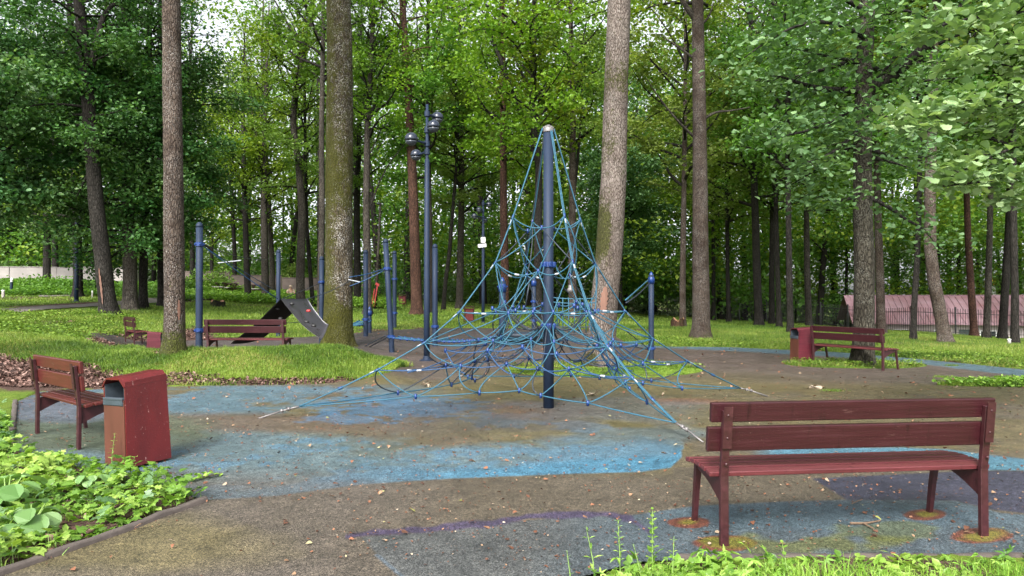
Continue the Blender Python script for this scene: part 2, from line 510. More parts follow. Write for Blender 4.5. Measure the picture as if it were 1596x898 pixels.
def bin_paint():
    t = NT('bin_red')
    n = t.noise(5, 5, .6, None, (1, 1, .4)); o = t.noise(70, 3, .6)
    c = t.ramp(n, [(.25, (.060, .006, .007)), (.7, (.115, .010, .011))])
    sp = t.ramp(t.noise(48, 4, .75, None, (1, 1, .5)), [(.66, (0, 0, 0)), (.70, (1, 1, 1))])
    c = t.mix(t.math('MULTIPLY', sp, .55), c, (.50, .30, .28))
    return t.done(t.bsdf(c, .36, bump=t.math('ADD', n, o), bstr=.35, bdist=.004, spec=.5))
M['bin'] = bin_paint()
M['bin_maroon'] = wood_paint('bin_maroon', (.085, .014, .022), .3)

def ground_mat():
    t = NT('lawn_soil')
    geo = t.n('ShaderNodeNewGeometry'); p = geo.outputs['Position']
    d = t.attr('dirt')
    n = t.noise(3.0, 6, .7, p); f = t.noise(38, 4, .7, p); f2 = t.noise(11, 5, .7, p)
    g = t.ramp(f2, [(.25, (.040, .070, .010)), (.5, (.080, .135, .014)), (.8, (.150, .200, .028))])
    g = t.mix(t.math('MULTIPLY', t.ramp(n, [(.45, (0, 0, 0)), (.65, (1, 1, 1))]), .35), g, (.15, .17, .035))
    s = t.ramp(f, [(.28, (.018, .011, .008)), (.48, (.060, .036, .028)), (.62, (.11, .068, .055)), (.78, (.19, .12, .10))])
    m = t.ramp(t.math('ADD', d, t.math('MULTIPLY', t.math('SUBTRACT', t.noise(2.2, 7, .75, p), .5), 1.0)), [(.42, (0, 0, 0)), (.58, (1, 1, 1))])
    c = t.mix(m, g, s)
    return t.done(t.bsdf(c, .95, bump=f, bstr=.8, bdist=.03, spec=.15))
M['ground'] = ground_mat()

def rubber_mat():
    t = NT('rubber_crumb')
    geo = t.n('ShaderNodeNewGeometry'); p = geo.outputs['Position']
    c = t.attr('paint', 'Color')
    v = t.n('ShaderNodeTexVoronoi'); v.inputs['Scale'].default_value = 190; t.l(p, v.inputs['Vector'])
    sep = t.n('ShaderNodeSeparateColor'); t.l(v.outputs['Color'], sep.inputs[0])
    gr = t.ramp(sep.outputs[0], [(0, (.20, .20, .20)), (.5, (.55, .55, .55)), (1, (1.28, 1.24, 1.2))])
    c = t.mix(1.0, c, gr, 'MULTIPLY')
    n = t.noise(4.5, 7, .75, p)
    pit = t.ramp(t.noise(26, 8, .85, p), [(.36, (.58, .57, .56)), (.5, (1, 1, 1)), (.64, (1.32, 1.30, 1.25))])
    c = t.mix(1.0, c, pit, 'MULTIPLY')
    c = t.mix(1.0, c, t.ramp(n, [(.3, (.66, .66, .66)), (.7, (1.28, 1.25, 1.2))]), 'MULTIPLY')
    deb = t.ramp(t.noise(42, 3, .6, p), [(.69, (0, 0, 0)), (.73, (1, 1, 1))])
    c = t.mix(t.math('MULTIPLY', deb, .75), c, (.055, .035, .022))
    deb2 = t.ramp(t.noise(57, 2, .6, p), [(.70, (0, 0, 0)), (.735, (1, 1, 1))])
    c = t.mix(t.math('MULTIPLY', deb2, .6), c, (.30, .23, .17))
    rr = t.ramp(t.noise(1.1, 5, .6, p), [(.35, (.33, .33, .33)), (.65, (.66, .66, .66))])
    return t.done(t.bsdf(c, rr, bump=v.outputs['Distance'], bstr=.6, bdist=.006, spec=.4))
M['rubber'] = rubber_mat()

def path_mat():
    t = NT('path_asphalt')
    geo = t.n('ShaderNodeNewGeometry'); p = geo.outputs['Position']
    n = t.noise(60, 3, .7, p); b = t.noise(2, 4, .6, p)
    c = t.ramp(n, [(.3, (.07, .062, .058)), (.7, (.19, .165, .155))])
    c = t.mix(t.math('MULTIPLY', b, .5), c, (.11, .09, .07))
    return t.done(t.bsdf(c, .85, bump=n, bstr=.4, bdist=.01))
M['path'] = path_mat()

def litter_mat(name, stops):
    t = NT(name)
    c = t.ramp(t.attr('tint'), stops)
    return t.done(t.bsdf(c, .7, spec=.3))
M['litter'] = litter_mat('dead_leaf', [(0, (.05, .024, .016)), (.45, (.12, .050, .028)), (.75, (.20, .085, .045)), (.92, (.24, .16, .095)), (.975, (.40, .33, .25)), (1, (.26, .27, .05))])
M['mulch'] = litter_mat('leaf_mulch', [(0, (.025, .013, .010)), (.4, (.085, .045, .035)), (.75, (.16, .092, .074)), (1, (.26, .17, .14))])

def roof_mat():
    t = NT('roof_metal')
    tc = t.n('ShaderNodeTexCoord')
    n = t.noise(.6, 4, .6, tc.outputs['Object'])
    c = t.ramp(n, [(.3, (.20, .090, .105)), (.7, (.30, .20, .24))])
    return t.done(t.bsdf(c, .28, bump=n, bstr=.1, spec=.7))
M['roof'] = roof_mat()
# ------------------------------------------------------------------ foliage
def leaf_template(kind):
    if kind == 'diamond':
        return np.array([(0, 0, 0), (.36, .42, .07), (0, 1, -.03), (-.36, .42, .07)])
    if kind == 'hex':
        return np.array([(0, 0, 0), (.30, .22, .05), (.34, .62, .07), (0, 1, -.05), (-.34, .62, .07), (-.30, .22, .05)])
    if kind == 'oak':
        return np.array([(0, 0, 0), (.07, .15, .02), (.19, .28, .05), (.17, .37, .03), (.31, .50, .08), (.27, .58, .05), (.36, .75, .08), (.24, .91, .03), (0, 1.0, -.03),
                         (-.24, .91, .03), (-.36, .75, .08), (-.27, .58, .05), (-.31, .50, .08), (-.17, .37, .03), (-.19, .28, .05), (-.07, .15, .02)])
    if kind == 'weed':
        return np.array([(0, 0, 0), (.22, .16, .05), (.40, .30, .06), (.26, .42, .03), (.44, .66, .04), (.18, .70, .04), (0, 1.0, -.12),
                         (-.18, .70, .04), (-.44, .66, .04), (-.26, .42, .03), (-.40, .30, .06), (-.22, .16, .05)])
    if kind == 'round':
        a = [(math.sin(t) * .46 * (1 - .18 * math.cos(t)), .5 - .5 * math.cos(t), .20 * abs(math.sin(t)) - .12 * (1 - math.cos(t)) ** 2 * .3) for t in np.linspace(0, 2 * math.pi, 12, endpoint=False)]
        return np.array(a)
    if kind == 'lance':
        return np.array([(0, 0, 0), (.12, .25, .03), (.13, .55, .02), (0, 1, -.15), (-.13, .55, .02), (-.12, .25, .03)])

def leaves_mesh(name, Pn, Nn, An, Sn, kind, mat, tint):
    """Pn positions, Nn normals, An spin, Sn size"""
    T = leaf_template(kind); k = len(T)
    n = len(Pn)
    Nn = Nn / np.linalg.norm(Nn, axis=1, keepdims=True)
    ref = np.where(np.abs(Nn[:, 2:3]) < .95, np.array([[0, 0, 1.0]]), np.array([[1.0, 0, 0]]))
    U = np.cross(ref, Nn); U /= np.linalg.norm(U, axis=1, keepdims=True)
    W = np.cross(Nn, U)
    ca, sa = np.cos(An)[:, None], np.sin(An)[:, None]
    X = U * ca + W * sa; Y = -U * sa + W * ca
    V = (Pn[:, None, :] + (T[None, :, 0:1] * X[:, None, :] + (T[None, :, 1:2]) * Y[:, None, :] + T[None, :, 2:3] * Nn[:, None, :]) * Sn[:, None, None])
    Fs = np.arange(n * k).reshape(n, k)
    return np_mesh(name, V.reshape(-1, 3), Fs, [mat], False, {'tint': np.repeat(np.clip(tint, 0, 1), k)})

def curve_pts(p0, d0, L, rng, n=6, up=0.0, wob=.18):
    pts = [Vector(p0)]; d = Vector(d0).normalized()
    for i in range(n):
        d = (d + Vector((rng.gauss(0, wob), rng.gauss(0, wob), rng.gauss(0, wob * .6) + up / n))).normalized()
        pts.append(pts[-1] + d * (L / n))
    return pts

def grow(limbs, seed, leaf_size=.14, twig_step=.45, twig_len=.9, per_twig=40, spread=.27, flat=.65, start=.30, tilt=.8, droop=0.0, kind='diamond', mat=None, sub=True, name='crown', cull=None):
    """limbs: list of (points, r0).  Returns (branch mesh builder, leaf mesh)."""
    rng = random.Random(seed); nr = np.random.RandomState(seed)
    mb = MB(); PP = []; TT = []
    for pts, r0 in limbs:
        n = len(pts)
        mb.tube(pts, [max(.008, r0 * (1 - .88 * i / (n - 1))) for i in range(n)], 6, False)
        seg = [0.0]
        for i in range(1, n): seg.append(seg[-1] + (pts[i] - pts[i - 1]).length)
        L = seg[-1]
        s = L * start
        side = rng.choice((-1, 1))
        while s < L:
            i = max(j for j in range(n) if seg[j] <= s + 1e-6); i = min(i, n - 2)
            f = (s - seg[i]) / max(1e-6, seg[i + 1] - seg[i])
            p = pts[i].lerp(pts[i + 1], f); d = (pts[i + 1] - pts[i]).normalized()
            lat = d.cross(Vector((0, 0, 1)))
            if lat.length < .1: lat = Vector((rng.uniform(-1, 1), rng.uniform(-1, 1), 0))
            lat.normalize(); side = -side
            td = (d * rng.uniform(.2, .9) + lat * side * rng.uniform(.6, 1.1) + Vector((0, 0, rng.uniform(-.5, .6) - droop))).normalized()
            tl = twig_len * rng.uniform(.6, 1.25) * (1.1 - .5 * s / L)
            tp = curve_pts(p, td, tl, rng, 3, -droop * .8, .2)
            mb.tube(tp, [r0 * .16 + .005, r0 * .1 + .004, .004, .003], 3, False)
            m = max(3, int(per_twig * rng.uniform(.6, 1.3)))
            a = np.array([tuple(q) for q in tp])
            u = nr.uniform(.15, 1.08, m) * 3; ii = np.clip(u.astype(int), 0, 2); ff = (u - ii)[:, None]
            pos = a[ii] * (1 - ff) + a[ii + 1] * ff
            pos = pos + nr.normal(0, 1, (m, 3)) * np.array([spread, spread, spread * flat])
            PP.append(pos); TT.append(np.full(m, rng.gauss(.5, .17)) + nr.normal(0, .16, m))
            s += twig_step * rng.uniform(.7, 1.3)
        m = per_twig
        PP.append(np.array([tuple(pts[-1])]) + nr.normal(0, 1, (m, 3)) * np.array([spread, spread, spread * flat]) * 1.3)
        TT.append(np.full(m, rng.gauss(.58, .15)) + nr.normal(0, .15, m))
    Pn = np.concatenate(PP); Tn = np.concatenate(TT)
    if cull is not None:
        kp = (Pn[:, 2] < cull) | (nr.rand(len(Pn)) < .15); Pn = Pn[kp]; Tn = Tn[kp]
    n = len(Pn)
    Nn = nr.normal(0, 1, (n, 3)) * np.array([tilt, tilt, .25]) + np.array([0, 0, 1.0])
    me = leaves_mesh(name, Pn, Nn, nr.uniform(0, 6.283, n), leaf_size * nr.uniform(.6, 1.25, n), kind, mat, Tn)
    return mb, me

def crown_limbs(seed, Ht, Rr, n=24, z0=0.0, rise=.35, top=True, shape='oval', bias=None):
    rng = random.Random(seed); out = []
    for i in range(n):
        f = (i + rng.uniform(0, .9)) / n
        z = z0 + f * (Ht - z0) * .9
        if shape == 'oval': L = Rr * (.55 + .75 * math.sin(math.pi * min(1, f * .85 + .12)) * 1.0) * rng.uniform(.65, 1.1)
        else: L = Rr * (1.1 - .75 * f) * rng.uniform(.7, 1.1)
        a = i * 2.4 + rng.uniform(-.5, .5)
        if bias is not None and rng.random() < .55: a = bias + rng.uniform(-1.0, 1.0)
        el = rise + .28 + f * .55 + rng.uniform(-.3, .3)
        d = (math.cos(a) * math.cos(el), math.sin(a) * math.cos(el), math.sin(el))
        pts = curve_pts((0, 0, z), d, L, rng, 6, -.15 + .3 * f, .17)
        out.append((pts, .028 + .055 * (1 - f) * Rr / 3.5))
    return out

# crown kinds: (branches mesh, crown mesh)
CR = {}
def crown_kind(key, mat, bark, seed, Ht, Rr, n, **kw):
    lk = {k: kw.pop(k) for k in list(kw) if k in ('rise', 'shape', 'z0')}
    mb, me = grow(crown_limbs(seed, Ht, Rr, n, **lk), seed, mat=M[mat], cull=8.0, **kw)
    bm = np_mesh('branches', np.array(mb.v), mb.f, [M[bark]], True)
    CR[key] = (bm, me)
crown_kind('mid_a', 'leaf_mid', 'bark_dark', 11, 15, 3.8, 40, leaf_size=.20, per_twig=54, twig_len=1.1)
crown_kind('mid_b', 'leaf_mid', 'bark_dark', 12, 15, 4.1, 38, leaf_size=.21, per_twig=50, twig_len=1.2, rise=.15)
crown_kind('soft_a', 'leaf_soft', 'bark_dark', 13, 15, 4.1, 40, leaf_size=.20, per_twig=56, twig_len=1.2, rise=.1, flat=.45, tilt=.6)
crown_kind('soft_b', 'leaf_soft', 'bark_dark', 14, 15, 3.8, 38, leaf_size=.20, per_twig=56, twig_len=1.1, rise=.1, flat=.45, tilt=.6)
crown_kind('lime_a', 'leaf_lime', 'bark_dark', 15, 15, 3.9, 36, leaf_size=.20, per_twig=46, twig_len=1.1, rise=.45)
crown_kind('lime_b', 'leaf_lime', 'bark_dark', 16, 15, 4.1, 36, leaf_size=.21, per_twig=42, twig_len=1.2, rise=.35)
crown_kind('dark_a', 'leaf_dark', 'bark_dark', 17, 15, 3.0, 60, leaf_size=.16, per_twig=80, twig_len=1.0, rise=-.1, droop=.35)
crown_kind('dark_b', 'leaf_dark', 'bark_dark', 18, 15, 3.3, 58, leaf_size=.16, per_twig=80, twig_len=1.0, rise=-.1, droop=.3)
crown_kind('cool_a', 'leaf_cool', 'bark_dark', 19, 14, 3.8, 64, leaf_size=.18, per_twig=70, twig_len=1.1, rise=-.05, droop=.25, kind='hex')
crown_kind('cool_b', 'leaf_cool', 'bark_dark', 20, 14, 3.6, 60, leaf_size=.18, per_twig=66, twig_len=1.1, rise=.0, droop=.2, kind='hex')

def trunk_mesh(path, rads, nside=14, flare=1.5, moss=None, seed=0, rough=.06, bark='bark_grey', dz=.35):
    """path: list of Vector relative to the base (dense resample), rads same length"""
    P_ = np.array([tuple(p) for p in path]); rr = np.array(rads, float)
    s = np.concatenate([[0], np.cumsum(np.linalg.norm(np.diff(P_, axis=0), axis=1))])
    m = max(6, int(s[-1] / dz))
    q = np.linspace(0, 1, m) ** 1.15 * s[-1]
    X = np.stack([np.interp(q, s, P_[:, i]) for i in range(3)], 1)
    # smooth the centre line
    for _ in range(2):
        X[1:-1] = (X[:-2] + 2 * X[1:-1] + X[2:]) / 4
    r = np.interp(q, s, rr)
    r = r * (1 + (flare - 1) * np.exp(-q / .22)) 
    th = np.arange(nside) * 2 * math.pi / nside
    nz = 1 + rough * (fbm(np.cos(th)[None, :] * 2 + seed * 3.1 + 40, np.sin(th)[None, :] * 2 + q[:, None] * .45, 1.0, seed) - .5) * 2
    nz = nz + rough * .8 * (vnoise(th[None, :] * 3 + 50, q[:, None] * 3 + seed, 1.0, seed + 5) - .5)
    root = np.exp(-q / .20)[:, None] * .35 * (vnoise(np.cos(th)[None, :] * 1.7 + 9, np.sin(th)[None, :] * 1.7 + seed + 20, .8, seed) - .3)
    lobes = np.exp(-np.maximum(q, 0) / .26)[:, None] * .42 * np.abs(np.sin(th * 2.5 + seed))[None, :] ** 1.5
    rad = r[:, None] * (nz + root + lobes)
    V = np.stack([X[:, None, 0] + rad * np.cos(th), X[:, None, 1] + rad * np.sin(th), X[:, None, 2] + 0 * rad], 2)
    i, k = np.meshgrid(np.arange(m - 1), np.arange(nside), indexing='ij'); k2 = (k + 1) % nside
    Fs = np.stack([i * nside + k, i * nside + k2, (i + 1) * nside + k2, (i + 1) * nside + k], 2).reshape(-1, 4)
    if moss is None:
        mo = np.zeros(m * nside)
    else:
        mo = moss(V[..., 0] - X[:, None, 0], V[..., 1] - X[:, None, 1], V[..., 2]).ravel()
    return np_mesh('trunk', V.reshape(-1, 3), Fs, [M[bark]], True, {'moss': mo})

TREES = {}
def tree(name, label, base, w, pxs, Htot=20, bark='bark_grey', crown=None, cz=5.0, cs=1.0, rot=None, flare=1.45, nside=14, moss=None, group=None, dz=.35, sink=.15, taper=.35, rough=.06):
    """base (px,py); w trunk width in px; pxs list of (px,py) the trunk passes through going up"""
    B = GT(*base); d = B.y
    r0 = w / F * d / 2
    path = [Vector((0, 0, -sink)), Vector((0, 0, 0))]
    for (qx, qy) in pxs:
        q = P(qx, qy, d); path.append(Vector((q.x - B.x, 0, q.z - B.z)))
    last = path[-1]; prev = path[-2] if len(path) > 2 else path[0]
    if last.z < Htot:
        dirv = (last - prev); dirv = Vector((dirv.x / max(.3, dirv.z), 0, 1)) * .5 + Vector((0, 0, .5))
        path.append(last + dirv * (Htot - last.z) / dirv.z * .5); path.append(Vector((path[-1].x, .3, Htot)))
    hs = [p.z for p in path]
    rads = [r0 * (1 - (1 - taper) * max(0, hh) / Htot) for hh in hs]; rads[-1] = r0 * .15
    seed = int(base[0]) % 97
    e = empty(name, B, 0, label, 'tree', group)
    t = link('trunk', trunk_mesh(path, rads, nside, flare, moss, seed, rough, bark, dz), e)
    if crown:
        keys = crown if isinstance(crown, (list, tuple)) else [crown]
        zz = np.array(hs); xx = np.array([p.x for p in path])
        for key in keys:
            bm, lm = CR[key]
            x0 = float(np.interp(cz + 3, zz, xx))
            rz = rot if rot is not None else (seed * 1.7) % 6.28
            for nm, me in (('branches', bm), ('crown', lm)):
                o = link(nm, me, e, (x0, 0, cz)); o.rotation_euler = (0, 0, rz); o.scale = (cs, cs, cs if Htot - cz > 12 else cs * .9)
    TREES[base[0]] = (e, B)
    return e
# ------------------------------------------------------------------ the setting: ground, playground surface, path
def inpoly(x, y, poly):
    x = np.asarray(x); y = np.asarray(y); c = np.zeros(x.shape, bool)
    n = len(poly); j = n - 1
    for i in range(n):
        xi, yi = poly[i]; xj, yj = poly[j]
        cond = ((yi > y) != (yj > y)) & (x < (xj - xi) * (y - yi) / (yj - yi + 1e-12) + xi)
        c ^= cond; j = i
    return c

def segdist(x, y, pts):
    d = np.full(np.shape(x), 1e9)
    for (x0, y0), (x1, y1) in zip(pts[:-1], pts[1:]):
        dx, dy = x1 - x0, y1 - y0
        t = np.clip(((x - x0) * dx + (y - y0) * dy) / (dx * dx + dy * dy + 1e-12), 0, 1)
        d = np.minimum(d, np.hypot(x - x0 - t * dx, y - y0 - t * dy))
    return d

def W2(px, py):
    g = GT(px, py); return (g.x, g.y)

K_A = W2(320, 785); K_B = W2(20, 893)
kd = (K_B[0] - K_A[0], K_B[1] - K_A[1])
K_C = (K_B[0] + kd[0] * 2.2, K_B[1] + kd[1] * 2.2)
PLAY = [K_A, K_B, K_C, (K_C[0], -3.0), (-.2, -3.0), (-.15, 2.6), (.28, 3.42), (.7, 3.66), (1.3, 3.73), (3.0, 3.76), (14, 3.7), (16, 9), (15.5, 12.0),
        W2(1596, 577), W2(1450, 562), W2(1300, 549), W2(1130, 541.5), W2(1040, 541), (3.6, 21.5), (3.75, 25), (2.9, 27.5),
        W2(860, 513), W2(760, 512), W2(660, 512), W2(600, 516), W2(540, 520), W2(470, 526), W2(400, 528), W2(330, 530), W2(255, 533), (-11.9, 20.6), (-11.7, 18.2),
        (-8.6, 16.2), (-6.4, 15.0), (-4.4, 14.4), (-3.3, 14.4), (-2.7, 14.2), (-2.0, 13.9), W2(640, 571), W2(612, 580), W2(560, 594), W2(500, 599), W2(420, 601), W2(330, 602),
        W2(260, 604), W2(150, 608), W2(60, 612), W2(24, 628), W2(14, 704), W2(150, 738)]
# grass islands inside the surface
def ellipse(cx, cy, rx, ry, n=40, wob=.06, seed=1):
    return [(cx + rx * math.cos(t) * (1 + wob * math.sin(3 * t + seed)), cy + ry * math.sin(t) * (1 + wob * math.cos(2 * t + seed))) for t in np.linspace(0, 2 * math.pi, n, endpoint=False)]
g1 = GT(935, 578); ISL1 = ellipse(g1.x, g1.y + .15, 1.95, 1.45)
g2 = GT(1345, 571); ISL2 = ellipse(g2.x - .1, g2.y + .2, 1.45, .75)
g3 = W2(1560, 601); ISL3 = ellipse(g3[0] + 1.3, g3[1], 2.1, .32, wob=.15, seed=4)
ISLES = [ISL1, ISL2, ISL3]

def on_play(x, y):
    m = inpoly(x, y, PLAY)
    for I in ISLES: m &= ~inpoly(x, y, I)
    return m

# ground sheet: a fan of cells, fine in front of the camera
az = np.concatenate([np.linspace(-180, -50, 40, endpoint=False), np.linspace(-50, 50, 700), np.linspace(50, 180, 41)[1:]])[:-1]
az = np.radians(az)
rr_ = np.concatenate([[0.0], np.geomspace(.6, 3.2, 12), np.geomspace(3.3, 60, 400), np.geomspace(63, 600, 40)])
A_, R_ = np.meshgrid(az, rr_, indexing='ij')
gx = np.sin(A_) * R_; gy = np.cos(A_) * R_
gz = H(gx, gy)
near = np.exp(-np.maximum(R_ - 15, 0) / 12)
gz = gz + (fbm(gx, gy, 1.1, 3) - .5) * .05 * near + (fbm(gx, gy, .3, 5) - .5) * .02 * near
inside = on_play(gx, gy)
# sink under the surface (2 cells inside as well)
gz = np.where(inside, H(gx, gy) - .05, gz + .015)
gpx, gpy = proj(gx, gy, H(gx, gy))
front = gy > 1.0
def blob(cx, cy, rx, ry): 
    return np.clip(1.15 - np.hypot((gpx - cx) / rx, (gpy - cy) / ry), 0, 1) * front
dirt = np.zeros_like(gx) + .12
def mx(v): 
    global dirt
    dirt = np.maximum(dirt, v)
mx(np.where(gpx < 260, 1.3, .85) * np.clip(1 - np.abs(gpy - 598 + np.clip(gpx - 400, 0, 400) * .02) / np.where(gpx < 260, 16, 9), 0, 1) * ((gpx > -200) & (gpx < 640)) * front)
mx(1.5 * blob(60, 588, 150, 28)); mx(1.5 * blob(-60, 585, 160, 34)); mx(.6 * blob(290, 590, 90, 12))
mx(1.1 * blob(185, 535, 75, 15)); mx(1.0 * blob(300, 528, 60, 22)); mx(.8 * blob(70, 505, 90, 8)); mx(.9 * blob(250, 545, 60, 12))
mx(1.2 * blob(655, 556, 40, 20)); mx(.8 * blob(1000, 514, 30, 6)); mx(1.0 * blob(1430, 521, 60, 5)); mx(.5 * blob(620, 500, 80, 6)); mx(.6 * blob(660, 487, 30, 6))
mx(.75 * blob(940, 572, 40, 10)); mx(.55 * blob(1345, 572, 50, 8)); mx(.6 * blob(185, 800, 60, 60)); mx(.55 * blob(60, 750, 120, 50))
mx(.45 * np.clip((R_ - 42) / 20, 0, 1))
mx(.62 * sstep(.55, .70, fbm(gx, gy, 2.6, 44)))
mx(.7 * ((gpx < 340) & (gpy > 690) & front))
n0, n1_ = gx.shape
i, k = np.meshgrid(np.arange(n0), np.arange(n1_ - 1), indexing='ij'); i2 = (i + 1) % n0
Fg = np.stack([i * n1_ + k, i * n1_ + k + 1, i2 * n1_ + k + 1, i2 * n1_ + k], 2).reshape(-1, 4)
gm = np_mesh('ground', np.stack([gx, gy, gz], 2).reshape(-1, 3), Fg[:, ::-1].copy(), [M['ground']], True, {'dirt': dirt.ravel()})
tag(link('ground', gm), kind='structure')

# playground surface
az = np.radians(np.linspace(-62, 62, 900))
rr_ = np.concatenate([np.geomspace(.8, 3.2, 10), np.geomspace(3.25, 36, 620)])
A_, R_ = np.meshgrid(az, rr_, indexing='ij')
px_ = np.sin(A_) * R_; py_ = np.cos(A_) * R_
keep = on_play(px_, py_)
qz = H(px_, py_)
X_, Y_ = proj(px_, py_, qz)
w1 = (fbm(px_, py_, 1.6, 21) - .5); w2 = (fbm(px_, py_, .45, 22) - .5); w3 = (fbm(px_, py_, .12, 23, 2) - .5)
w4 = (fbm(px_, py_, 3.2, 25) - .5)
scl = np.clip((Y_ - 465) / 250, .08, 1.6)
def col(*c): return np.array(c, float)
base = col(.122, .104, .078)
paint = np.ones(px_.shape + (3,)) * base
def lay(mask, c, a=1.0):
    global paint
    m = np.clip(mask, 0, 1)[..., None] * a
    paint = paint * (1 - m) + col(*c) * m
def soft(v, s): return np.clip(v / s + .5, 0, 1)
nz = w1 * 60 * scl + w2 * 40 * scl + w3 * 14 * scl
# purple-brown far, olive middle
lay(soft(590 - Y_ + nz * .3, 40), (.120, .095, .088))
lay(soft(548 - Y_, 20) * (X_ < 900), (.098, .084, .088))
olive = soft(w4 * 2.4 + w1 * 1.2 + .22, .6) * soft(Y_ - 585, 20) * soft(735 - Y_ - (X_ > 1050) * 50, 30) * soft(1150 - X_, 300)
lay(olive, (.150, .135, .055), .8)
lay(soft(Y_ - 600 + nz * .3, 10) * soft(w1 * 2 + w2 * 1.5 + .05, .5) * (X_ > 1000) * (Y_ < 730), (.165, .140, .065), .6)
# blue field: lower band
low = np.interp(X_, [0, 320, 430, 560, 700, 850, 1000, 1045, 1062, 1075], [800, 781, 775, 757, 748, 742, 737, 731, 715, 640])
up = np.interp(X_, [0, 250, 420, 560, 700, 850, 1000, 1070], [628, 628, 668, 688, 698, 700, 694, 700])
bandm = soft(low - Y_, 2.5) * soft(Y_ - up + nz * .9, 26)
wear = soft(w1 * 1.6 + w2 * 1.7 + w3 * 1.5 + .10 + (Y_ - low + 34) / 60 * .55, .42)
BL = (.105, .205, .290); BLS = (.072, .225, .360)
lay(bandm, (.130, .150, .120)); lay(bandm * (.50 + .50 * wear), BL)
edge = soft(low - Y_, 2) * soft(Y_ - low + 16 + nz * .25, 9)
lay(edge * (X_ < 1060), BLS, .85)
# upper blotches
upm = soft(Y_ - 603 + nz * .1, 6) * soft(648 - Y_ + nz * .5, 12) * soft(620 - X_ + w1 * 160, 120)
lay(upm * soft(w1 * 1.8 + w2 * 1.6 + w3 + .12, .4), (.105, .190, .260), .9)
lay(soft(Y_ - 647 + nz * .3, 8) * soft(676 - Y_ + nz * .3, 8) * (X_ > 235) * soft(560 - X_, 90), (.140, .105, .080), .85)
for (cx, cy, rx, ry, a) in ((640, 640, 120, 15, 1), (650, 625, 90, 8, .9), (780, 655, 60, 12, .7), (545, 655, 60, 8, .8), (910, 668, 40, 9, .6), (700, 640, 40, 12, .8)):
    e = 1 - np.hypot((X_ - cx) / rx, (Y_ - cy) / ry) + w2 * 1.3 + w3 * 1.5
    lay(soft(e, .3), (.072, .180, .320), a * .7)
lay(soft(1 - np.hypot((X_ - 800) / 190, (Y_ - 650) / 30) + w2 * 1.2 + w1, .5), (.085, .080, .082), .55)
lay(soft(1 - np.hypot((X_ - 865) / 100, (Y_ - 640) / 14) + w2, .5), (.130, .075, .045), .6)
lay(soft(1 - np.hypot((X_ - 1060) / 70, (Y_ - 627) / 5) + w2 * .6, .4), (.24, .12, .085), .6)
# grey area right of the net
lay(soft(1 - np.hypot((X_ - 960) / 150, (Y_ - 640) / 26) + w2 * .9 + w1, .5), (.135, .155, .170), .6)
lay(soft(1 - np.hypot((X_ - 1000) / 120, (Y_ - 680) / 14) + w2 * .9 + w1, .5), (.110, .185, .245), .5)
lay(soft(Y_ - 742, 30) * soft(640 - X_ + w4 * 200, 200), (.135, .118, .105), .7)
lay(soft(1 - np.hypot((X_ - 130) / 260, (Y_ - 850) / 40) + w2 * .8 + w1, .7) * soft(Y_ - 780, 10), (.18, .155, .055), .55)
lay(soft(1 - np.hypot((X_ - 130) / 210, (Y_ - 672) / 34) + w2 * .4, .3), (.105, .130, .085), .85)
lay(soft(1 - np.hypot((X_ - 100) / 110, (Y_ - 640) / 20) + w2 * .4, .3), (.120, .145, .200), .85)
# front right: grey-blue apron, slate panel, blue panel
edge_l = np.interp(Y_, [800, 838, 870, 900, 1100], [980, 560, 590, 625, 900])
top = np.interp(X_, [540, 700, 820, 900, 965, 1010, 1080, 1320, 1490, 1560, 1700], [842, 830, 811, 805, 809, 802, 792, 781, 783, 803, 812])
gm_ = soft(Y_ - top, 2.5) * soft(X_ - edge_l, 4)
lay(gm_, (.100, .108, .112)); lay(gm_ * soft(X_ - 900 + nz, 140), (.085, .120, .150), .85)
lay(soft(1 - np.hypot((X_ - 1330) / 260, (Y_ - 812) / 24) + w2, .5) * gm_, (.095, .160, .215), .5)
lay(soft(X_ - edge_l + 5, 3) * soft(edge_l + 3 - X_, 3) * (Y_ > 868), (.11, .17, .24), .6)
slate = soft(Y_ - np.interp(X_, [1270, 1400, 1520, 1800], [748, 741, 736.5, 737]), 2) * soft(np.interp(X_, [1270, 1320, 1490, 1545, 1600, 1700], [750, 781, 783, 797, 803, 812]) - Y_, 2) * (X_ > 1268)
lay(slate, (.050, .052, .085))
bl2 = soft(Y_ - np.interp(X_, [1100, 1200, 1400, 1480, 1596, 1900], [703, 702, 700, 703, 717, 730]) + nz * .06, 3) * soft(np.interp(X_, [1100, 1190, 1400, 1520, 1800], [700, 716, 722, 735.5, 736]) - Y_, 2) * soft(X_ - 1190, 40)
lay(bl2, (.085, .225, .330), .92)
# purple stripe
ps = np.interp(X_, [535, 600, 700, 820, 900, 950, 985, 1012], [840, 833, 826, 809, 804, 805, 813, 832])
lay(soft(np.interp(X_, [535, 560, 800, 930, 1012], [2, 5, 5.5, 5.5, 4]) + w3 * 9 + w2 * 3 - np.abs(Y_ - ps), 3.5) * (X_ > 537) * (X_ < 1013), (.075, .060, .125), .9)
# rust circles with moss round the bench feet
for (cx, cy, rx, ry, mo) in ((1073, 818, 33, 9, .1), (1130, 851, 50, 13, .6), (1442, 805, 34, 9, .1), (1531, 838, 50, 12, .6)):
    e = 1 - np.hypot((X_ - cx) / rx, (Y_ - cy) / ry)
    lay(soft(e + w3 * .3, .1), (.165, .060, .042)); lay(soft(e - .25 + w2 * 2 + mo - .4, .3), (.200, .200, .030), .8)
lay(soft(1 - np.hypot((X_ - 1230) / 150, (Y_ - 852) / 16) + w2 * 2 + w3, .4), (.15, .165, .03), .6)
lay(soft(1 - np.hypot((X_ - 1400) / 90, (Y_ - 830) / 12) + w2 * 2 + w3, .4), (.13, .15, .03), .5)
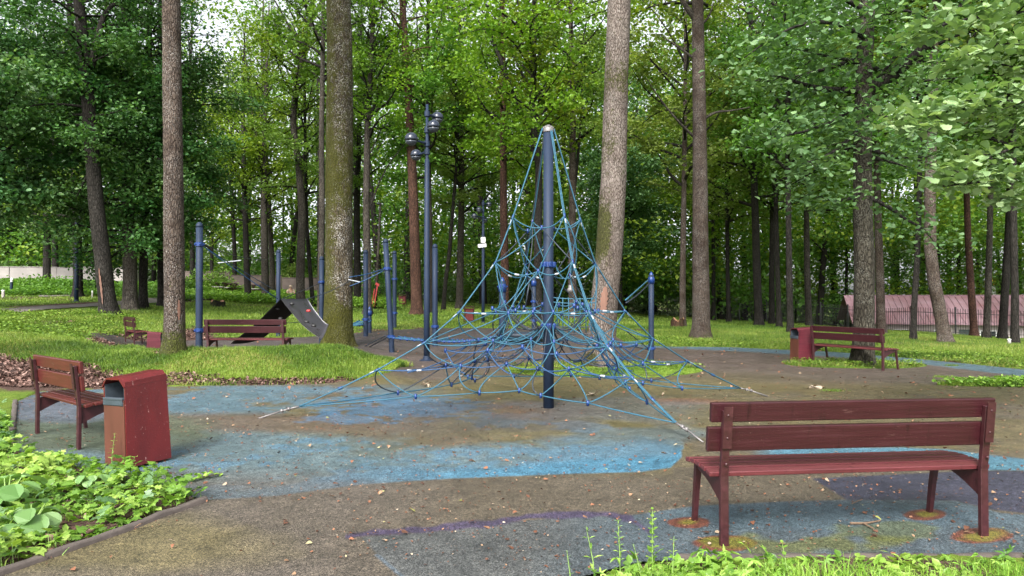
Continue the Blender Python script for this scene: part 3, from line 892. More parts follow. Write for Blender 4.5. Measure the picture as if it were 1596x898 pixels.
# blue edging strip far right
e0 = np.interp(X_, [980, 1130, 1300, 1450, 1596, 1900], [540, 541, 548, 561, 576, 600]); e1 = np.interp(X_, [980, 1130, 1300, 1450, 1596, 1900], [541, 547, 557, 570, 588, 615])
lay(soft(e1 - Y_ + w3 * 2, 1.5) * (X_ > 980) * (X_ < 1700) * (py_ > 11.5), (.10, .175, .235), .9)
paint = np.where((py_ < 2)[..., None], base, paint)
idx = -np.ones(px_.shape, int)
n0, n1_ = px_.shape
cell = keep[:-1, :-1] & keep[1:, :-1] & keep[:-1, 1:] & keep[1:, 1:]
used = np.zeros(px_.shape, bool)
for a in (0, 1):
    for b in (0, 1): used[a:n0 - 1 + a, b:n1_ - 1 + b] |= cell
idx[used] = np.arange(used.sum())
ci, ck = np.nonzero(cell)
Fp = np.stack([idx[ci, ck], idx[ci + 1, ck], idx[ci + 1, ck + 1], idx[ci, ck + 1]], 1)
pz = qz + .012 + (fbm(px_, py_, .7, 31) - .5) * .012
pm = np_mesh('playground_surface', np.stack([px_, py_, pz], 2)[used], Fp, [M['rubber']], True, None, {'paint': paint[used]})
tag(link('playground_surface', pm), kind='structure')

# footpath on the left rise
def strip(name, pts, w, mat, dz=.03, n=60):
    pts = [Vector(p) for p in pts]; q = []
    for i in range(n):
        t = i / (n - 1) * (len(pts) - 1); a = min(int(t), len(pts) - 2); f = t - a
        p0 = pts[max(a - 1, 0)]; p1 = pts[a]; p2 = pts[a + 1]; p3 = pts[min(a + 2, len(pts) - 1)]
        q.append(.5 * ((2 * p1) + (p2 - p0) * f + (2 * p0 - 5 * p1 + 4 * p2 - p3) * f * f + (3 * p1 - p0 - 3 * p2 + p3) * f ** 3))
    V = []; Fs = []
    for i, p in enumerate(q):
        t = (q[min(i + 1, n - 1)] - q[max(i - 1, 0)]); t.z = 0; t.normalize(); s = Vector((-t.y, t.x, 0))
        for k in range(5):
            o = p + s * w * (k / 4 - .5) * (1 + .1 * math.sin(i * 1.7 + k)); V.append((o.x, o.y, h1(o.x, o.y) + dz + .02))
        if i:
            for k in range(4): Fs.append([(i - 1) * 5 + k, (i - 1) * 5 + k + 1, i * 5 + k + 1, i * 5 + k])
    return tag(link(name, np_mesh(name, np.array(V), Fs, [M[mat]], True)), kind='structure')
strip('footpath', [GT(-260, 503), GT(-60, 492), GT(60, 482), GT(140, 477), GT(230, 470), GT(330, 466)], 1.7, 'path')
strip('path', [GT(60, 463), GT(110, 461.5), GT(160, 460)], 1.2, 'path')
strip('path', [GT(1380, 516), GT(1440, 519), GT(1520, 525), GT(1640, 534)], 1.2, 'path')

# kerbs
def kerb(name, a, b, label, w=.055, h=.045):
    a = Vector((a[0], a[1], 0)); b = Vector((b[0], b[1], 0)); n = max(2, int((b - a).length / .12))
    m = MB(); t = (b - a).normalized(); s = Vector((-t.y, t.x, 0)); rng = random.Random(3)
    V = []; Fs = []
    for i in range(n + 1):
        p = a.lerp(b, i / n); j = rng.uniform(-.006, .006); zt = h1(p.x, p.y) + h + rng.uniform(-.006, .004)
        for (o, z) in ((-w / 2, -.08), (-w / 2, zt - .008), (-w / 2 + .012, zt), (w / 2 - .012, zt), (w / 2, zt - .01), (w / 2, -.08)):
            q = p + s * (o + j); V.append((q.x, q.y, z))
        if i:
            for k in range(5): Fs.append([(i - 1) * 6 + k, (i - 1) * 6 + k + 1, i * 6 + k + 1, i * 6 + k])
    return tag(link(name, np_mesh(name, np.array(V), Fs, [M['kerb']], True)), label, 'kerb', kind='structure')
kerb('kerb', K_A, K_C, 'thin concrete kerb between the weed bed and the brown rubber surface')
kerb('kerb', W2(24, 628), W2(14, 712), 'short kerb at the left end of the rubber under the bench')
kerb('kerb', (.9, 3.715), (13, 3.745), 'low kerb half buried in grass in front of the nearest bench', h=.035)
# ------------------------------------------------------------------ trees
rgt = lambda lo, hi: (lambda x, y, z: np.clip(lo + (hi - lo) * (x * 0 + 1), 0, 1))
def moss_fn(f): return f
# moss profiles (local x across, y away, z up)
def moss_trunk525(x, y, z):
    left = sstep(.05, -.22, x)
    low = sstep(2.2, .7, z)
    mid = np.exp(-((z - 4.9) / 1.0) ** 2) * .9
    return np.clip(low * .75 + left * .26 + mid * .32 + .42, 0, 1) * (1 - .70 * sstep(-.06, .16, x) * sstep(.8, 1.6, z) * sstep(4.2, 3.2, z))
def moss_945(x, y, z):
    a = np.exp(-((z - 3.0) / .45) ** 2) * sstep(.0, -.12, x)
    b = np.exp(-((z - 2.55) / .4) ** 2) * sstep(.05, -.12, x)
    c = np.exp(-((z - 6.0) / .35) ** 2) * .85
    d = np.exp(-((z - 4.6) / .5) ** 2) * .45 * sstep(.1, -.1, x)
    return np.clip(.22 + a * .65 + b * .7 + c * .45 + d * .7 + sstep(.6, .1, z) * .55 * sstep(.0, -.2, x), 0, 1)
low_moss = lambda hgt, amt: (lambda x, y, z: np.clip(.08 + amt * sstep(hgt, 0, z), 0, 1))

tree('oak_tree', 'speckled brown trunk on the mound between the left bench and the far maroon bench', (271, 551), 30.5,
     [(272, 500), (272, 440), (271, 380), (270, 250), (268, 110), (267, 0)], 19, 'bark_brown', 'soft_a', 11.0, .8, flare=1.35, nside=28, dz=.12, moss=low_moss(.9, .75), rough=.05, taper=.62)
tree('linden_tree', 'thick moss covered tree standing on the grassy mound beside the black climbing sheet', (527, 541), 45,
     [(527, 500), (528, 440), (529, 350), (529, 250), (530, 120), (530, 60), (528, 0)], 19, 'bark_mossy', 'mid_a', 11.5, .8, flare=1.35, nside=32, dz=.10, moss=moss_trunk525, rough=.09, taper=.72)
tree('maple_tree', 'big pale barked tree leaning left at its foot just behind the rope pyramid', (935, 571), 44,
     [(938, 520), (943, 460), (948, 410), (952, 350), (956, 280), (959, 170), (963, 60), (965, 0)], 19, 'bark_light', 'soft_b', 11.5, .8, flare=1.35, nside=32, dz=.10, moss=moss_945, rough=.06, taper=.5)
tree('oak_tree', 'straight grey trunk on the bright lawn right of the short rope post', (1093, 528), 27,
     [(1093, 480), (1092, 400), (1091, 300), (1090, 180), (1088, 60), (1087, 0)], 22, 'bark_brown', 'lime_a', 11.5, .9, flare=1.5, nside=22, dz=.2, moss=low_moss(.6, .3))

# left hand wood
tree('maple_tree', 'dark forked tree leaning left with a long strip of bare wood on its trunk', (170, 491), 25,
     [(164, 440), (160, 400), (150, 320), (143, 230), (137, 150), (131, 90), (125, 20), (122, 0)], 20, 'bark_dark', ['dark_a'], 6.5, .9, flare=1.5, nside=18, dz=.25)
tree('linden_tree', 'stout tree with low hanging foliage right of the forked tree', (203, 484), 21, [(203, 430), (200, 300), (198, 100)], 20, 'bark_grey', ['dark_b', 'dark_a'], 2.5, 1.0, nside=14)
tree('linden_tree', 'slimmer dark trunk close behind the stout hanging tree', (223, 481), 13, [(223, 430), (228, 300), (232, 100)], 20, 'bark_dark', 'dark_a', 3.4, 1.0, rot=2.0)
tree('linden_tree', 'dark trunk under hanging leaves directly left of the speckled tree', (253, 480), 13, [(252, 430), (250, 300), (250, 100)], 20, 'bark_dark', 'dark_b', 2.9, .95, rot=4.0)
tree('maple_tree', 'dark double trunk behind the dark lamp pole on the left lawn', (121, 464), 14, [(122, 430), (118, 300), (110, 100)], 22, 'bark_dark', 'mid_b', 4.0, 1.05)
tree('maple_tree', 'dark trunk before the pale wall with a leafy branch at its side', (73, 443), 11, [(73, 400), (76, 300), (80, 100)], 20, 'bark_dark', 'cool_b', 3.2, 1.1)
tree('maple_tree', 'leftmost broad maple whose bluish leaves fill the corner', (22, 441), 17, [(23, 400), (22, 300), (18, 100)], 20, 'bark_dark', ['cool_a', 'cool_b'], 3.4, 1.15)
tree('maple_tree', 'thinner dark trunk leaning beside the leftmost maple', (36, 440), 8, [(37, 400), (44, 300), (50, 100)], 20, 'bark_dark', 'mid_a', 5.0, 1.0)
tree('maple_tree', 'bushy bluish maple reaching in from the left edge over the lawn', (-55, 487), 26, [(-55, 400), (-50, 200)], 17, 'bark_dark', ['cool_a', 'cool_b'], 2.9, 1.0, rot=1.0)
# centre left, open and yellow green
tree('ash_tree', 'slim dark tree with upswept boughs on the lawn right of the moss stump', (387, 465), 10, [(385, 430), (382, 330), (380, 270)], 18, 'bark_dark', 'lime_a', 4.6, .9)
tree('ash_tree', 'pair of thin trunks before the far dark wall behind the picnic benches', (365, 455), 7, [(366, 400), (362, 320)], 17, 'bark_dark', 'lime_b', 4.5, .9)
tree('ash_tree', 'broad foot trunk standing behind the ropes left of the twisted tree', (414, 467), 12, [(413, 420), (411, 300), (412, 200), (415, 130)], 19, 'bark_grey', 'lime_b', 5.2, .85)
tree('ash_tree', 'mossy brown trunk close to the right of the broad foot trunk', (425, 461), 9, [(424, 410), (418, 300), (410, 150)], 21, 'bark_grey', 'soft_a', 7.0, .9)
tree('ash_tree', 'twisted grey tree that forks high up between the climbing sheet and the mossy tree', (469, 479), 14, [(468, 430), (471, 330), (465, 250), (456, 190), (462, 130), (474, 70), (484, 30)], 21, 'bark_grey', 'lime_a', 9.5, .85, nside=14)
tree('ash_tree', 'thin leaning trunk behind the right flap of the climbing sheet', (488, 478), 7, [(484, 430), (478, 350), (476, 250)], 19, 'bark_dark', 'soft_b', 6.0, .8)
tree('ash_tree', 'straight greenish trunk rising close to the left of the mossy tree', (500, 491), 11, [(500, 430), (502, 320), (501, 200), (503, 100), (504, 0)], 23, 'bark_grey', 'mid_b', 10.5, .85)
tree('ash_tree', 'slender young tree behind the picnic benches with light leaves', (330, 452), 6, [(330, 400), (333, 250)], 16, 'bark_dark', 'lime_b', 3.0, 1.0)
tree('ash_tree', 'tall tree with airy lime crown between speckled tree and tall rope post', (300, 452), 8, [(300, 400), (297, 250)], 20, 'bark_dark', 'lime_a', 5.0, 1.1)
# centre
tree('oak_tree', 'dark trunk just right of the mossy tree behind the short knob post', (557, 475), 12, [(557, 430), (556, 330), (560, 200)], 20, 'bark_dark', 'mid_a', 6.5, .9)
tree('maple_tree', 'grey tree with steep boughs behind the capped short post', (573, 490), 13, [(573, 440), (571, 330), (572, 220), (577, 120), (581, 40)], 21, 'bark_grey', 'lime_b', 8.8, .85, nside=14)
tree('pine_tree', 'reddish pine leaning left behind the tall four globe lamp', (650, 490), 18, [(648, 430), (645, 330), (641, 230), (634, 110), (628, 20)], 24, 'bark_pine', None, 9, nside=16, dz=.2)
tree('oak_tree', 'dark trunk hidden behind the post right of the tall lamp', (672, 488), 9, [(671, 400), (668, 250)], 21, 'bark_dark', 'mid_b', 7.0, .95)
tree('maple_tree', 'thin crooked dark tree leaning right on the centre lawn', (691, 484), 7, [(694, 440), (700, 400), (704, 350), (712, 250)], 17, 'bark_dark', 'soft_a', 7.2, .8)
tree('maple_tree', 'grey brown tree standing above the small red bin', (716, 482), 12, [(717, 430), (719, 330), (720, 200), (717, 100)], 21, 'bark_grey', 'soft_b', 5.8, .95)
tree('maple_tree', 'slim tree left of the second globe lamp in the background', (738, 473), 6, [(738, 400), (741, 300)], 19, 'bark_dark', 'mid_a', 5.0, 1.0)
tree('oak_tree', 'dark brown trunk left of the rope pyramid mast', (786, 497), 14, [(787, 430), (785, 330), (784, 200)], 21, 'bark_pine', 'lime_a', 7.4, .9, nside=14)
tree('oak_tree', 'dark leaning oak with yellow green leaves behind the tip of the mast', (839, 500), 14, [(838, 400), (840, 260), (830, 180), (832, 80)], 21, 'bark_dark', 'lime_b', 7.6, .95, nside=14)
tree('maple_tree', 'straight double topped trunk between the mast and the pale leaning tree', (893, 497), 14, [(892, 430), (892, 300), (893, 170), (890, 60), (889, 0)], 21, 'bark_brown', 'soft_a', 8.5, .9, nside=14)
tree('maple_tree', 'dark bushy maple filling the gap right of the pale leaning tree', (1006, 488), 9, [(1006, 400), (1006, 200)], 18, 'bark_dark', ['dark_a', 'dark_b'], 1.8, 1.05)
tree('maple_tree', 'dark leafy tree directly behind the pale leaning tree', (966, 490), 9, [(966, 400), (968, 200)], 19, 'bark_dark', ['dark_a', 'cool_b'], 3.0, 1.0, rot=3)
tree('maple_tree', 'narrow trunk beside the broken stump left of the grey tree', (1064, 510), 10, [(1064, 430), (1066, 300), (1068, 150)], 21, 'bark_brown', 'soft_b', 6.5, 1.0)
# right hand wood
tree('maple_tree', 'dark thin trunk right behind the grey tree on the lawn', (1112, 500), 7, [(1112, 400), (1110, 200)], 22, 'bark_dark', 'lime_b', 6.5, 1.1)
tree('maple_tree', 'thin dark tree alone before the bright far bush', (1136, 503), 7, [(1134, 420), (1132, 250)], 21, 'bark_dark', 'soft_a', 5.5, 1.1)
tree('maple_tree', 'dark twin trunk with a flared foot', (1183, 508), 13, [(1180, 440), (1176, 300), (1172, 150)], 22, 'bark_dark', 'soft_b', 6.0, 1.1)
tree('maple_tree', 'very dark slim trunk right of the twin trunk', (1203, 506), 9, [(1203, 400), (1205, 250)], 22, 'bark_dark', 'mid_a', 6.0, 1.0)
tree('maple_tree', 'grey green trunk leaning slightly left of the second bin', (1215, 511), 8, [(1212, 430), (1208, 250)], 21, 'bark_dark', 'mid_b', 6.0, 1.0)
tree('maple_tree', 'dark trunk rising directly behind the second bin', (1232, 520), 10, [(1230, 430), (1228, 250)], 20, 'bark_dark', 'mid_a', 6.5, .9)
tree('maple_tree', 'greyish trunk above the left end of the oak bench', (1261, 509), 10, [(1258, 430), (1256, 250)], 22, 'bark_grey', 'mid_b', 6.5, 1.0)
tree('maple_tree', 'black looking trunk behind the middle of the oak bench', (1281, 507), 10, [(1280, 430), (1276, 250)], 22, 'bark_dark', 'soft_a', 7.0, .9)
tree('maple_tree', 'dark trunk before the gable of the pink roofed house', (1304, 509), 11, [(1299, 430), (1294, 250)], 22, 'bark_dark', 'mid_b', 7.0, .9)
tree('maple_tree', 'smooth grey trunk just right of the big oak', (1374, 522), 13, [(1371, 430), (1368, 330), (1366, 200)], 21, 'bark_brown', 'mid_a', 7.2, .85)
tree('maple_tree', 'thin dark trunk seen against the left half of the pink roof', (1392, 505), 8, [(1391, 430), (1392, 250)], 21, 'bark_dark', 'soft_b', 6.5, 1.0)
tree('maple_tree', 'dark slim trunk left of the crooked leaning tree', (1423, 531), 9, [(1425, 470), (1430, 400), (1433, 300)], 19, 'bark_dark', 'mid_b', 6.5, .85)
tree('maple_tree', 'grey trunk standing behind the crooked leaning tree', (1441, 512), 10, [(1438, 430), (1436, 300)], 22, 'bark_grey', 'mid_a', 7.0, 1.0)
tree('maple_tree', 'crooked reddish tree with its foot leaning right before the pink roof', (1474, 535), 19, [(1466, 490), (1456, 440), (1450, 390), (1449, 300), (1452, 200), (1455, 100)], 20, 'bark_brown', 'soft_a', 8.5, .85, flare=1.6, nside=18, dz=.15, moss=low_moss(.8, .2))
tree('maple_tree', 'straight dark green trunk touching the crooked tree', (1481, 514), 9, [(1479, 430), (1477, 300)], 21, 'bark_dark', 'mid_b', 7.0, 1.0)
tree('pine_tree', 'reddish dark trunk in the middle of the pink roof', (1519, 526), 11, [(1514, 460), (1509, 380), (1506, 280)], 22, 'bark_pine', 'mid_a', 8.0, .9)
tree('maple_tree', 'greenish grey trunk left of the gilt cupola', (1537, 529), 10, [(1540, 460), (1542, 380), (1545, 250)], 21, 'bark_grey', 'soft_b', 7.0, .9)
tree('maple_tree', 'mottled trunk leaning right beyond the white lawn post', (1562, 530), 12, [(1566, 460), (1571, 380), (1576, 250)], 21, 'bark_dark', 'mid_b', 7.0, .9)
tree('maple_tree', 'dark straight trunk nearest the right edge', (1582, 539), 11, [(1582, 460), (1580, 380), (1579, 250)], 20, 'bark_dark', 'mid_a', 6.0, .9)
for bx, by, c_ in ((1640, 540, 'mid_a'), (1700, 530, 'soft_a')):
    tree('maple_tree', 'maple standing beyond the right edge of the view', (bx, by), 11, [(bx, 300)], 20, 'bark_dark', c_, 4.5, 1.0, group='maples beyond the right edge')

# forks and boughs that belong to particular trees
def boughs(base, items, bark='bark_dark', leaf=None, **kw):
    e, B = TREES[base]
    limbs = []
    for (pts, r0) in items:
        q = [P(a, b, B.y + dy) - B for (a, b, dy) in pts]
        qq = []
        for i in range(len(q) - 1):
            for k in range(3): qq.append(q[i].lerp(q[i + 1], k / 3))
        qq.append(q[-1])
        for _ in range(2):
            qq = [qq[0]] + [(qq[i - 1] + qq[i] * 2 + qq[i + 1]) / 4 for i in range(1, len(qq) - 1)] + [qq[-1]]
        limbs.append((qq, r0))
    if leaf is None:
        for pts, r0 in limbs:
            n = len(pts); MB().tube(pts, [max(.012, r0 * (1 - .75 * i / (n - 1))) for i in range(n)], 8, False).build('bough', M[bark], e, smooth=True)
    else:
        mb, me = grow(limbs, int(base) + 1, mat=M[leaf], **kw)
        mb.build('boughs', M[bark], e, smooth=True); link('leafy_sprays', me, e)
boughs(170, [([(142, 105, 0), (152, 60, 0), (160, 25, .3), (178, 3, .6), (192, 12, .6), (199, 50, .6)], .13), ([(146, 250, 0), (128, 290, .2), (118, 310, .3)], .05)])
boughs(469, [([(472, 70, 0), (455, 50, 0), (440, 22, 0), (425, -5, 0)], .11), ([(482, 36, 0), (500, 5, 0), (510, -30, 0)], .12)], 'bark_dark')
boughs(500, [([(498, 62, 0), (488, 40, 0), (474, 5, 0), (466, -20, 0)], .11)])
boughs(1093, [([(1098, 185, 0), (1115, 174, 0), (1140, 173, -.2), (1170, 167, -.4)], .06), ([(1080, 212, 0), (1055, 188, -.3), (1025, 150, -.5), (1006, 120, -.6)], .05),
              ([(1080, 90, 0), (1050, 68, 0), (1028, 55, 0)], .05), ([(1085, 30, 0), (1070, 12, 0), (1050, -20, 0)], .14), ([(1090, 40, 0), (1104, 30, 0), (1112, 5, 0)], .06)], 'bark_grey')
boughs(839, [([(838, 250, 0), (822, 195, 0), (800, 150, -.2), (782, 95, -.3), (765, 60, -.4), (745, 32, -.5)], .16), ([(795, 142, -.2), (775, 132, -.4), (765, 120, -.6)], .07),
             ([(768, 62, -.4), (762, 35, -.6), (745, 5, -.8), (720, 15, -1), (708, 30, -1)], .05)])
boughs(893, [([(895, 300, 0), (905, 200, 0), (908, 130, .1), (905, 60, .2)], .09), ([(890, 40, 0), (876, 32, -.1), (862, 28, -.2)], .06)])
boughs(573, [([(575, 190, 0), (592, 140, 0), (612, 80, 0), (628, 30, 0)], .08), ([(574, 330, 0), (600, 260, .2), (640, 215, .3)], .05), ([(572, 250, 0), (600, 190, 0), (617, 105, 0)], .04)])
boughs(716, [([(719, 292, 0), (740, 272, 0), (766, 250, 0)], .06)])
boughs(414, [([(411, 290, 0), (396, 200, 0), (388, 140, 0), (382, 80, 0)], .07), ([(412, 150, 0), (420, 100, 0), (424, 60, 0)], .06), ([(413, 300, 0), (440, 285, 0), (462, 272, 0)], .05)])
boughs(387, [([(383, 330, 0), (400, 270, 0), (415, 235, 0)], .07), ([(383, 340, 0), (360, 300, 0), (350, 250, 0), (338, 190, 0)], .07)])
# yellow green oak sprays over the mast
yo = [([(835, 120, -1), (800, 60, -2.5), (760, 40, -4), (700, 60, -5)], .06), ([(835, 100, -1), (820, 40, -3), (850, 10, -4), (900, 20, -5)], .06),
      ([(830, 70, -1), (780, 10, -3), (720, 5, -4.5), (680, 20, -5)], .06), ([(838, 180, -1), (800, 150, -3), (750, 120, -4), (720, 110, -4.5)], .05),
      ([(838, 160, -1), (870, 120, -3), (890, 80, -4)], .05), ([(838, 200, -1), (870, 160, -2.5), (900, 150, -3.5)], .04), ([(830, 210, -1), (790, 195, -3), (745, 190, -4)], .04),
      ([(838, 60, -1), (850, 0, -3), (830, -40, -4)], .05), ([(838, 230, -1), (800, 225, -2), (750, 230, -3)], .04)]
boughs(839, yo, leaf='leaf_lime', leaf_size=.19, per_twig=34, twig_step=.42, twig_len=1.0, start=.15, kind='hex')

# the big oak behind the right middle bench
tree('oak_tree', 'big dark oak with spreading low boughs behind the right middle bench', (1344, 570), 31,
     [(1346, 520), (1347, 440), (1345, 340), (1344, 240), (1346, 140), (1349, 60), (1352, 0)], 18, 'bark_oak', None, 9, flare=1.4, nside=32, dz=.1,
     moss=low_moss(1.0, .25), rough=.10)
ok = [([(1340, 142, 0), (1290, 140, -.3), (1250, 132, -.6), (1222, 120, -.8), (1200, 118, -1)], .075),
      ([(1355, 140, 0), (1395, 115, -.3), (1440, 75, -.6), (1490, 20, -.9), (1520, -20, -1)], .16),
      ([(1365, 130, 0), (1400, 80, -.2), (1425, 50, -.2)], .05),
      ([(1345, 300, 0), (1320, 312, -.2), (1295, 313, -.4), (1275, 305, -.6)], .05),
      ([(1355, 308, 0), (1385, 322, -.2), (1415, 345, -.2), (1440, 355, -.2), (1458, 380, -.2)], .05),
      ([(1352, 245, 0), (1380, 250, -.2), (1420, 262, -.5)], .06),
      ([(1340, 100, 0), (1310, 90, -.6), (1270, 85, -1.0), (1235, 75, -1.4)], .05),
      ([(1340, 160, 0), (1300, 190, -1), (1240, 210, -2), (1190, 215, -2.4)], .05),
      ([(1340, 200, 0), (1300, 240, -1.2), (1250, 255, -2)], .05),
      ([(1350, 170, 0), (1400, 190, -1.2), (1460, 210, -2)], .05),
      ([(1350, 60, 0), (1300, 30, -1.5), (1230, 40, -2.6), (1160, 90, -3)], .06),
      ([(1350, 20, 0), (1290, -20, -1), (1220, -10, -2)], .06),
      ([(1350, 40, 0), (1400, 10, -1), (1450, 30, -2)], .06),
      ([(1342, 90, 0), (1280, 110, 1.2), (1200, 130, 1.8), (1150, 120, 2)], .06),
      ([(1348, 100, 0), (1420, 130, 1.2), (1500, 120, 2)], .06),
      ([(1342, 220, 0), (1280, 260, 1), (1230, 290, 1.5)], .05),
      ([(1348, 230, 0), (1400, 250, 1), (1470, 240, 1.6)], .05)]
boughs(1344, ok, 'bark_dark', 'leaf_cool', leaf_size=.13, per_twig=52, twig_step=.34, twig_len=.85, start=.10, kind='oak', flat=.5, tilt=.6)

# oak standing just outside the right edge, its pale sprays hang into view
B = Vector((8.2, 6.9, 0))
e = empty('oak_tree', B, 0, 'oak off the right edge, its pale green sprays hanging over the lawn', 'tree')
link('trunk', trunk_mesh([Vector((0, 0, -.1)), Vector((0, 0, 1)), Vector((.05, 0, 5)), Vector((0, .1, 11))], [.26, .24, .2, .08], 20, 1.5, None, 5, .08, 'bark_mossy', .2), e)
pl = []
for pts, r in (([(1590, 150, 7.0), (1530, 170, 6.6), (1470, 175, 6.4), (1410, 182, 6.2)], .03), ([(1640, 210, 7.0), (1580, 230, 6.6), (1530, 250, 6.4), (1480, 278, 6.3)], .03),
               ([(1640, 260, 6.9), (1590, 270, 6.6), (1530, 285, 6.4), (1470, 290, 6.3)], .025), ([(1640, 20, 7), (1570, 20, 6.7), (1500, 30, 6.5), (1430, 50, 6.4)], .035),
               ([(1640, 70, 7), (1590, 60, 6.7), (1530, 75, 6.5), (1490, 95, 6.4)], .03), ([(1640, 120, 7.3), (1600, 110, 7.2), (1560, 100, 7.1)], .03), ([(1500, 140, 6.4), (1450, 180, 6.2), (1430, 195, 6.1)], .012), ([(1640, -30, 7), (1580, -40, 6.9), (1500, -30, 6.8)], .03),
               ([(1640, 150, 6.9), (1590, 175, 6.7), (1560, 200, 6.6)], .02), ([(1630, 310, 6.9), (1590, 300, 6.7), (1560, 310, 6.6)], .02)):
    q = [P(*p) - B for p in pts]
    root = Vector((-.1, 0, max(2.8, q[0].z - .4)))
    q = [root] + q; qq = []
    for i in range(len(q) - 1):
        for k in range(3): qq.append(q[i].lerp(q[i + 1], k / 3))
    qq.append(q[-1])
    for _ in range(2): qq = [qq[0]] + [(qq[i - 1] + qq[i] * 2 + qq[i + 1]) / 4 for i in range(1, len(qq) - 1)] + [qq[-1]]
    pl.append((qq, r))
mb, me = grow(pl, 77, leaf_size=.105, per_twig=30, twig_step=.17, twig_len=.36, spread=.08, flat=.45, start=.25, kind='oak', mat=M['leaf_pale'], tilt=.5)
mb.build('boughs', M['bark_dark'], e, smooth=True); link('leafy_sprays', me, e)

# tree wounds: strips of bare wood
def wound(base, z0, z1, ang, w, r, depth=.006, mat='wound'):
    e, B = TREES[base]; tr = [c for c in e.children if c.name.startswith('trunk')][0]
    vs = np.array([v.co[:] for v in tr.data.vertices])
    V = []; Fs = []; n = 18; k = 7
    for i in range(n):
        z = z0 + (z1 - z0) * i / (n - 1)
        band = vs[np.abs(vs[:, 2] - z) < .25]
        cx, cy_ = band[:, 0].mean(), band[:, 1].mean(); rad = np.median(np.hypot(band[:, 0] - cx, band[:, 1] - cy_)) * r
        ww = w * (math.sin(math.pi * (i + .4) / (n - .2)) ** .6) * (1 + .25 * math.sin(i * 2.1))
        for j in range(k):
            a = ang + ww * (j / (k - 1) - .5) / rad
            V.append((cx + (rad + depth) * math.cos(a), cy_ + (rad + depth) * math.sin(a), z))
        if i:
            for j in range(k - 1): Fs.append([(i - 1) * k + j, (i - 1) * k + j + 1, i * k + j + 1, i * k + j])
    link('bare_wood', np_mesh('bare_wood', np.array(V), Fs, [M[mat]], True), e)
wound(935, 1.08, 1.66, R(-100), .15, 1.08)
wound(271, .62, 1.0, R(-42), .05, 1.06)
wound(170, .4, 1.7, R(-88), .07, 1.10)

# pine crown
e, B = TREES[650]
mb, me = grow(crown_limbs(5, 24, 2.6, 26, z0=11, rise=.1), 5, mat=M['leaf_soft'], leaf_size=.12, per_twig=60, kind='lance')
x0 = P(628, 20, B.y).x - B.x
mb.build('branches', M['bark_pine'], e, (x0, 0, 0), True); link('crown', me, e, (x0, 0, 0))

# far wood that reads as one mass
nr = np.random.RandomState(5)
def clouds(n, per, ymin, ymax, zlo, zhi, s, leaf, mat, name, label, colsel=None, sp=(1.0, 1.0, .45)):
    PP = []; TT = []
    pxs = nr.uniform(-350, 1950, n); d = nr.uniform(ymin, ymax, n)
    for i in range(n):
        x = (pxs[i] - 798) / F * d[i]; g = float(H(x, d[i])); z = g + nr.uniform(zlo, zhi)
        if 1240 < pxs[i] < 1750 and d[i] < 63 and z < 6: continue
        if pxs[i] < 620 and d[i] < 56: continue
        if colsel is not None and z > .14 * d[i] + 1 and nr.rand() > colsel(pxs[i]): continue
        PP.append(nr.normal(0, 1, (per, 3)) * np.array(sp) * s + np.array([x, d[i], z])); TT.append(nr.normal(.5, .15, per) + nr.normal(0, .16))
    Pn = np.concatenate(PP); Tn = np.concatenate(TT); m = len(Pn)
    Nn = nr.normal(0, 1, (m, 3)) * np.array([.6, .6, .3]) + np.array([0, 0, .8])
    return link(name, leaves_mesh(name, Pn, Nn, nr.uniform(0, 6.28, m), leaf * nr.uniform(.6, 1.3, m), 'diamond', M[mat], Tn))
gaps = lambda px: .45 if 240 < px < 520 else (.6 if 520 < px < 800 else .9)
w = clouds(4200, 110, 48, 88, 1.2, 25, 1.3, .36, 'leaf_mid', 'distant_woodland', '', gaps)
tag(w, 'distant green woodland closing the view behind all the trees', 'woodland', kind='stuff')
w = clouds(2800, 110, 44, 80, 2.0, 24, 1.2, .32, 'leaf_lime', 'distant_woodland', '', lambda px: .9 if 500 < px < 1250 else .5)
tag(w, 'lighter yellow green crowns scattered through the distant woodland', 'woodland', kind='stuff')
w = clouds(620, 110, 58, 90, .2, 3.0, 1.1, .36, 'leaf_pale', 'distant_undergrowth', '', None)  # pale leaf colour stands in for light missing under the canopy
tag(w, 'undergrowth coloured pale as if lit, along the foot of the distant woodland', 'undergrowth', kind='stuff')
mb = MB()
rng = random.Random(9)
for i in range(150):
    d = rng.uniform(54, 92); px = rng.uniform(-300, 1900)
    if 1290 < px < 1700 and d < 64: continue
    x = (px - 798) / F * d; z = h1(x, d); r = rng.uniform(.13, .30); dx = rng.gauss(0, .8)
    pts = [Vector((x, d, z - .3)), Vector((x + dx * .2, d, z + 5)), Vector((x + dx, d, z + 22))]
    mb.tube(pts, [r * 1.2, r, r * .3], 7, False)
    for k in range(3):
        zb = rng.uniform(5, 16); a = rng.uniform(0, 6.28); p0 = Vector((x + dx * .5, d, z + zb)); L = rng.uniform(1.5, 4)
        mb.tube([p0, p0 + Vector((math.cos(a) * L * .6, math.sin(a) * L * .6, L * .5)), p0 + Vector((math.cos(a) * L, math.sin(a) * L, L * 1.1))], [r * .35, r * .2, .02], 5, False)
tag(mb.build('distant_trunks', M['bark_dark'], smooth=True), 'dark trunks massed inside the distant woodland', 'woodland', kind='stuff')

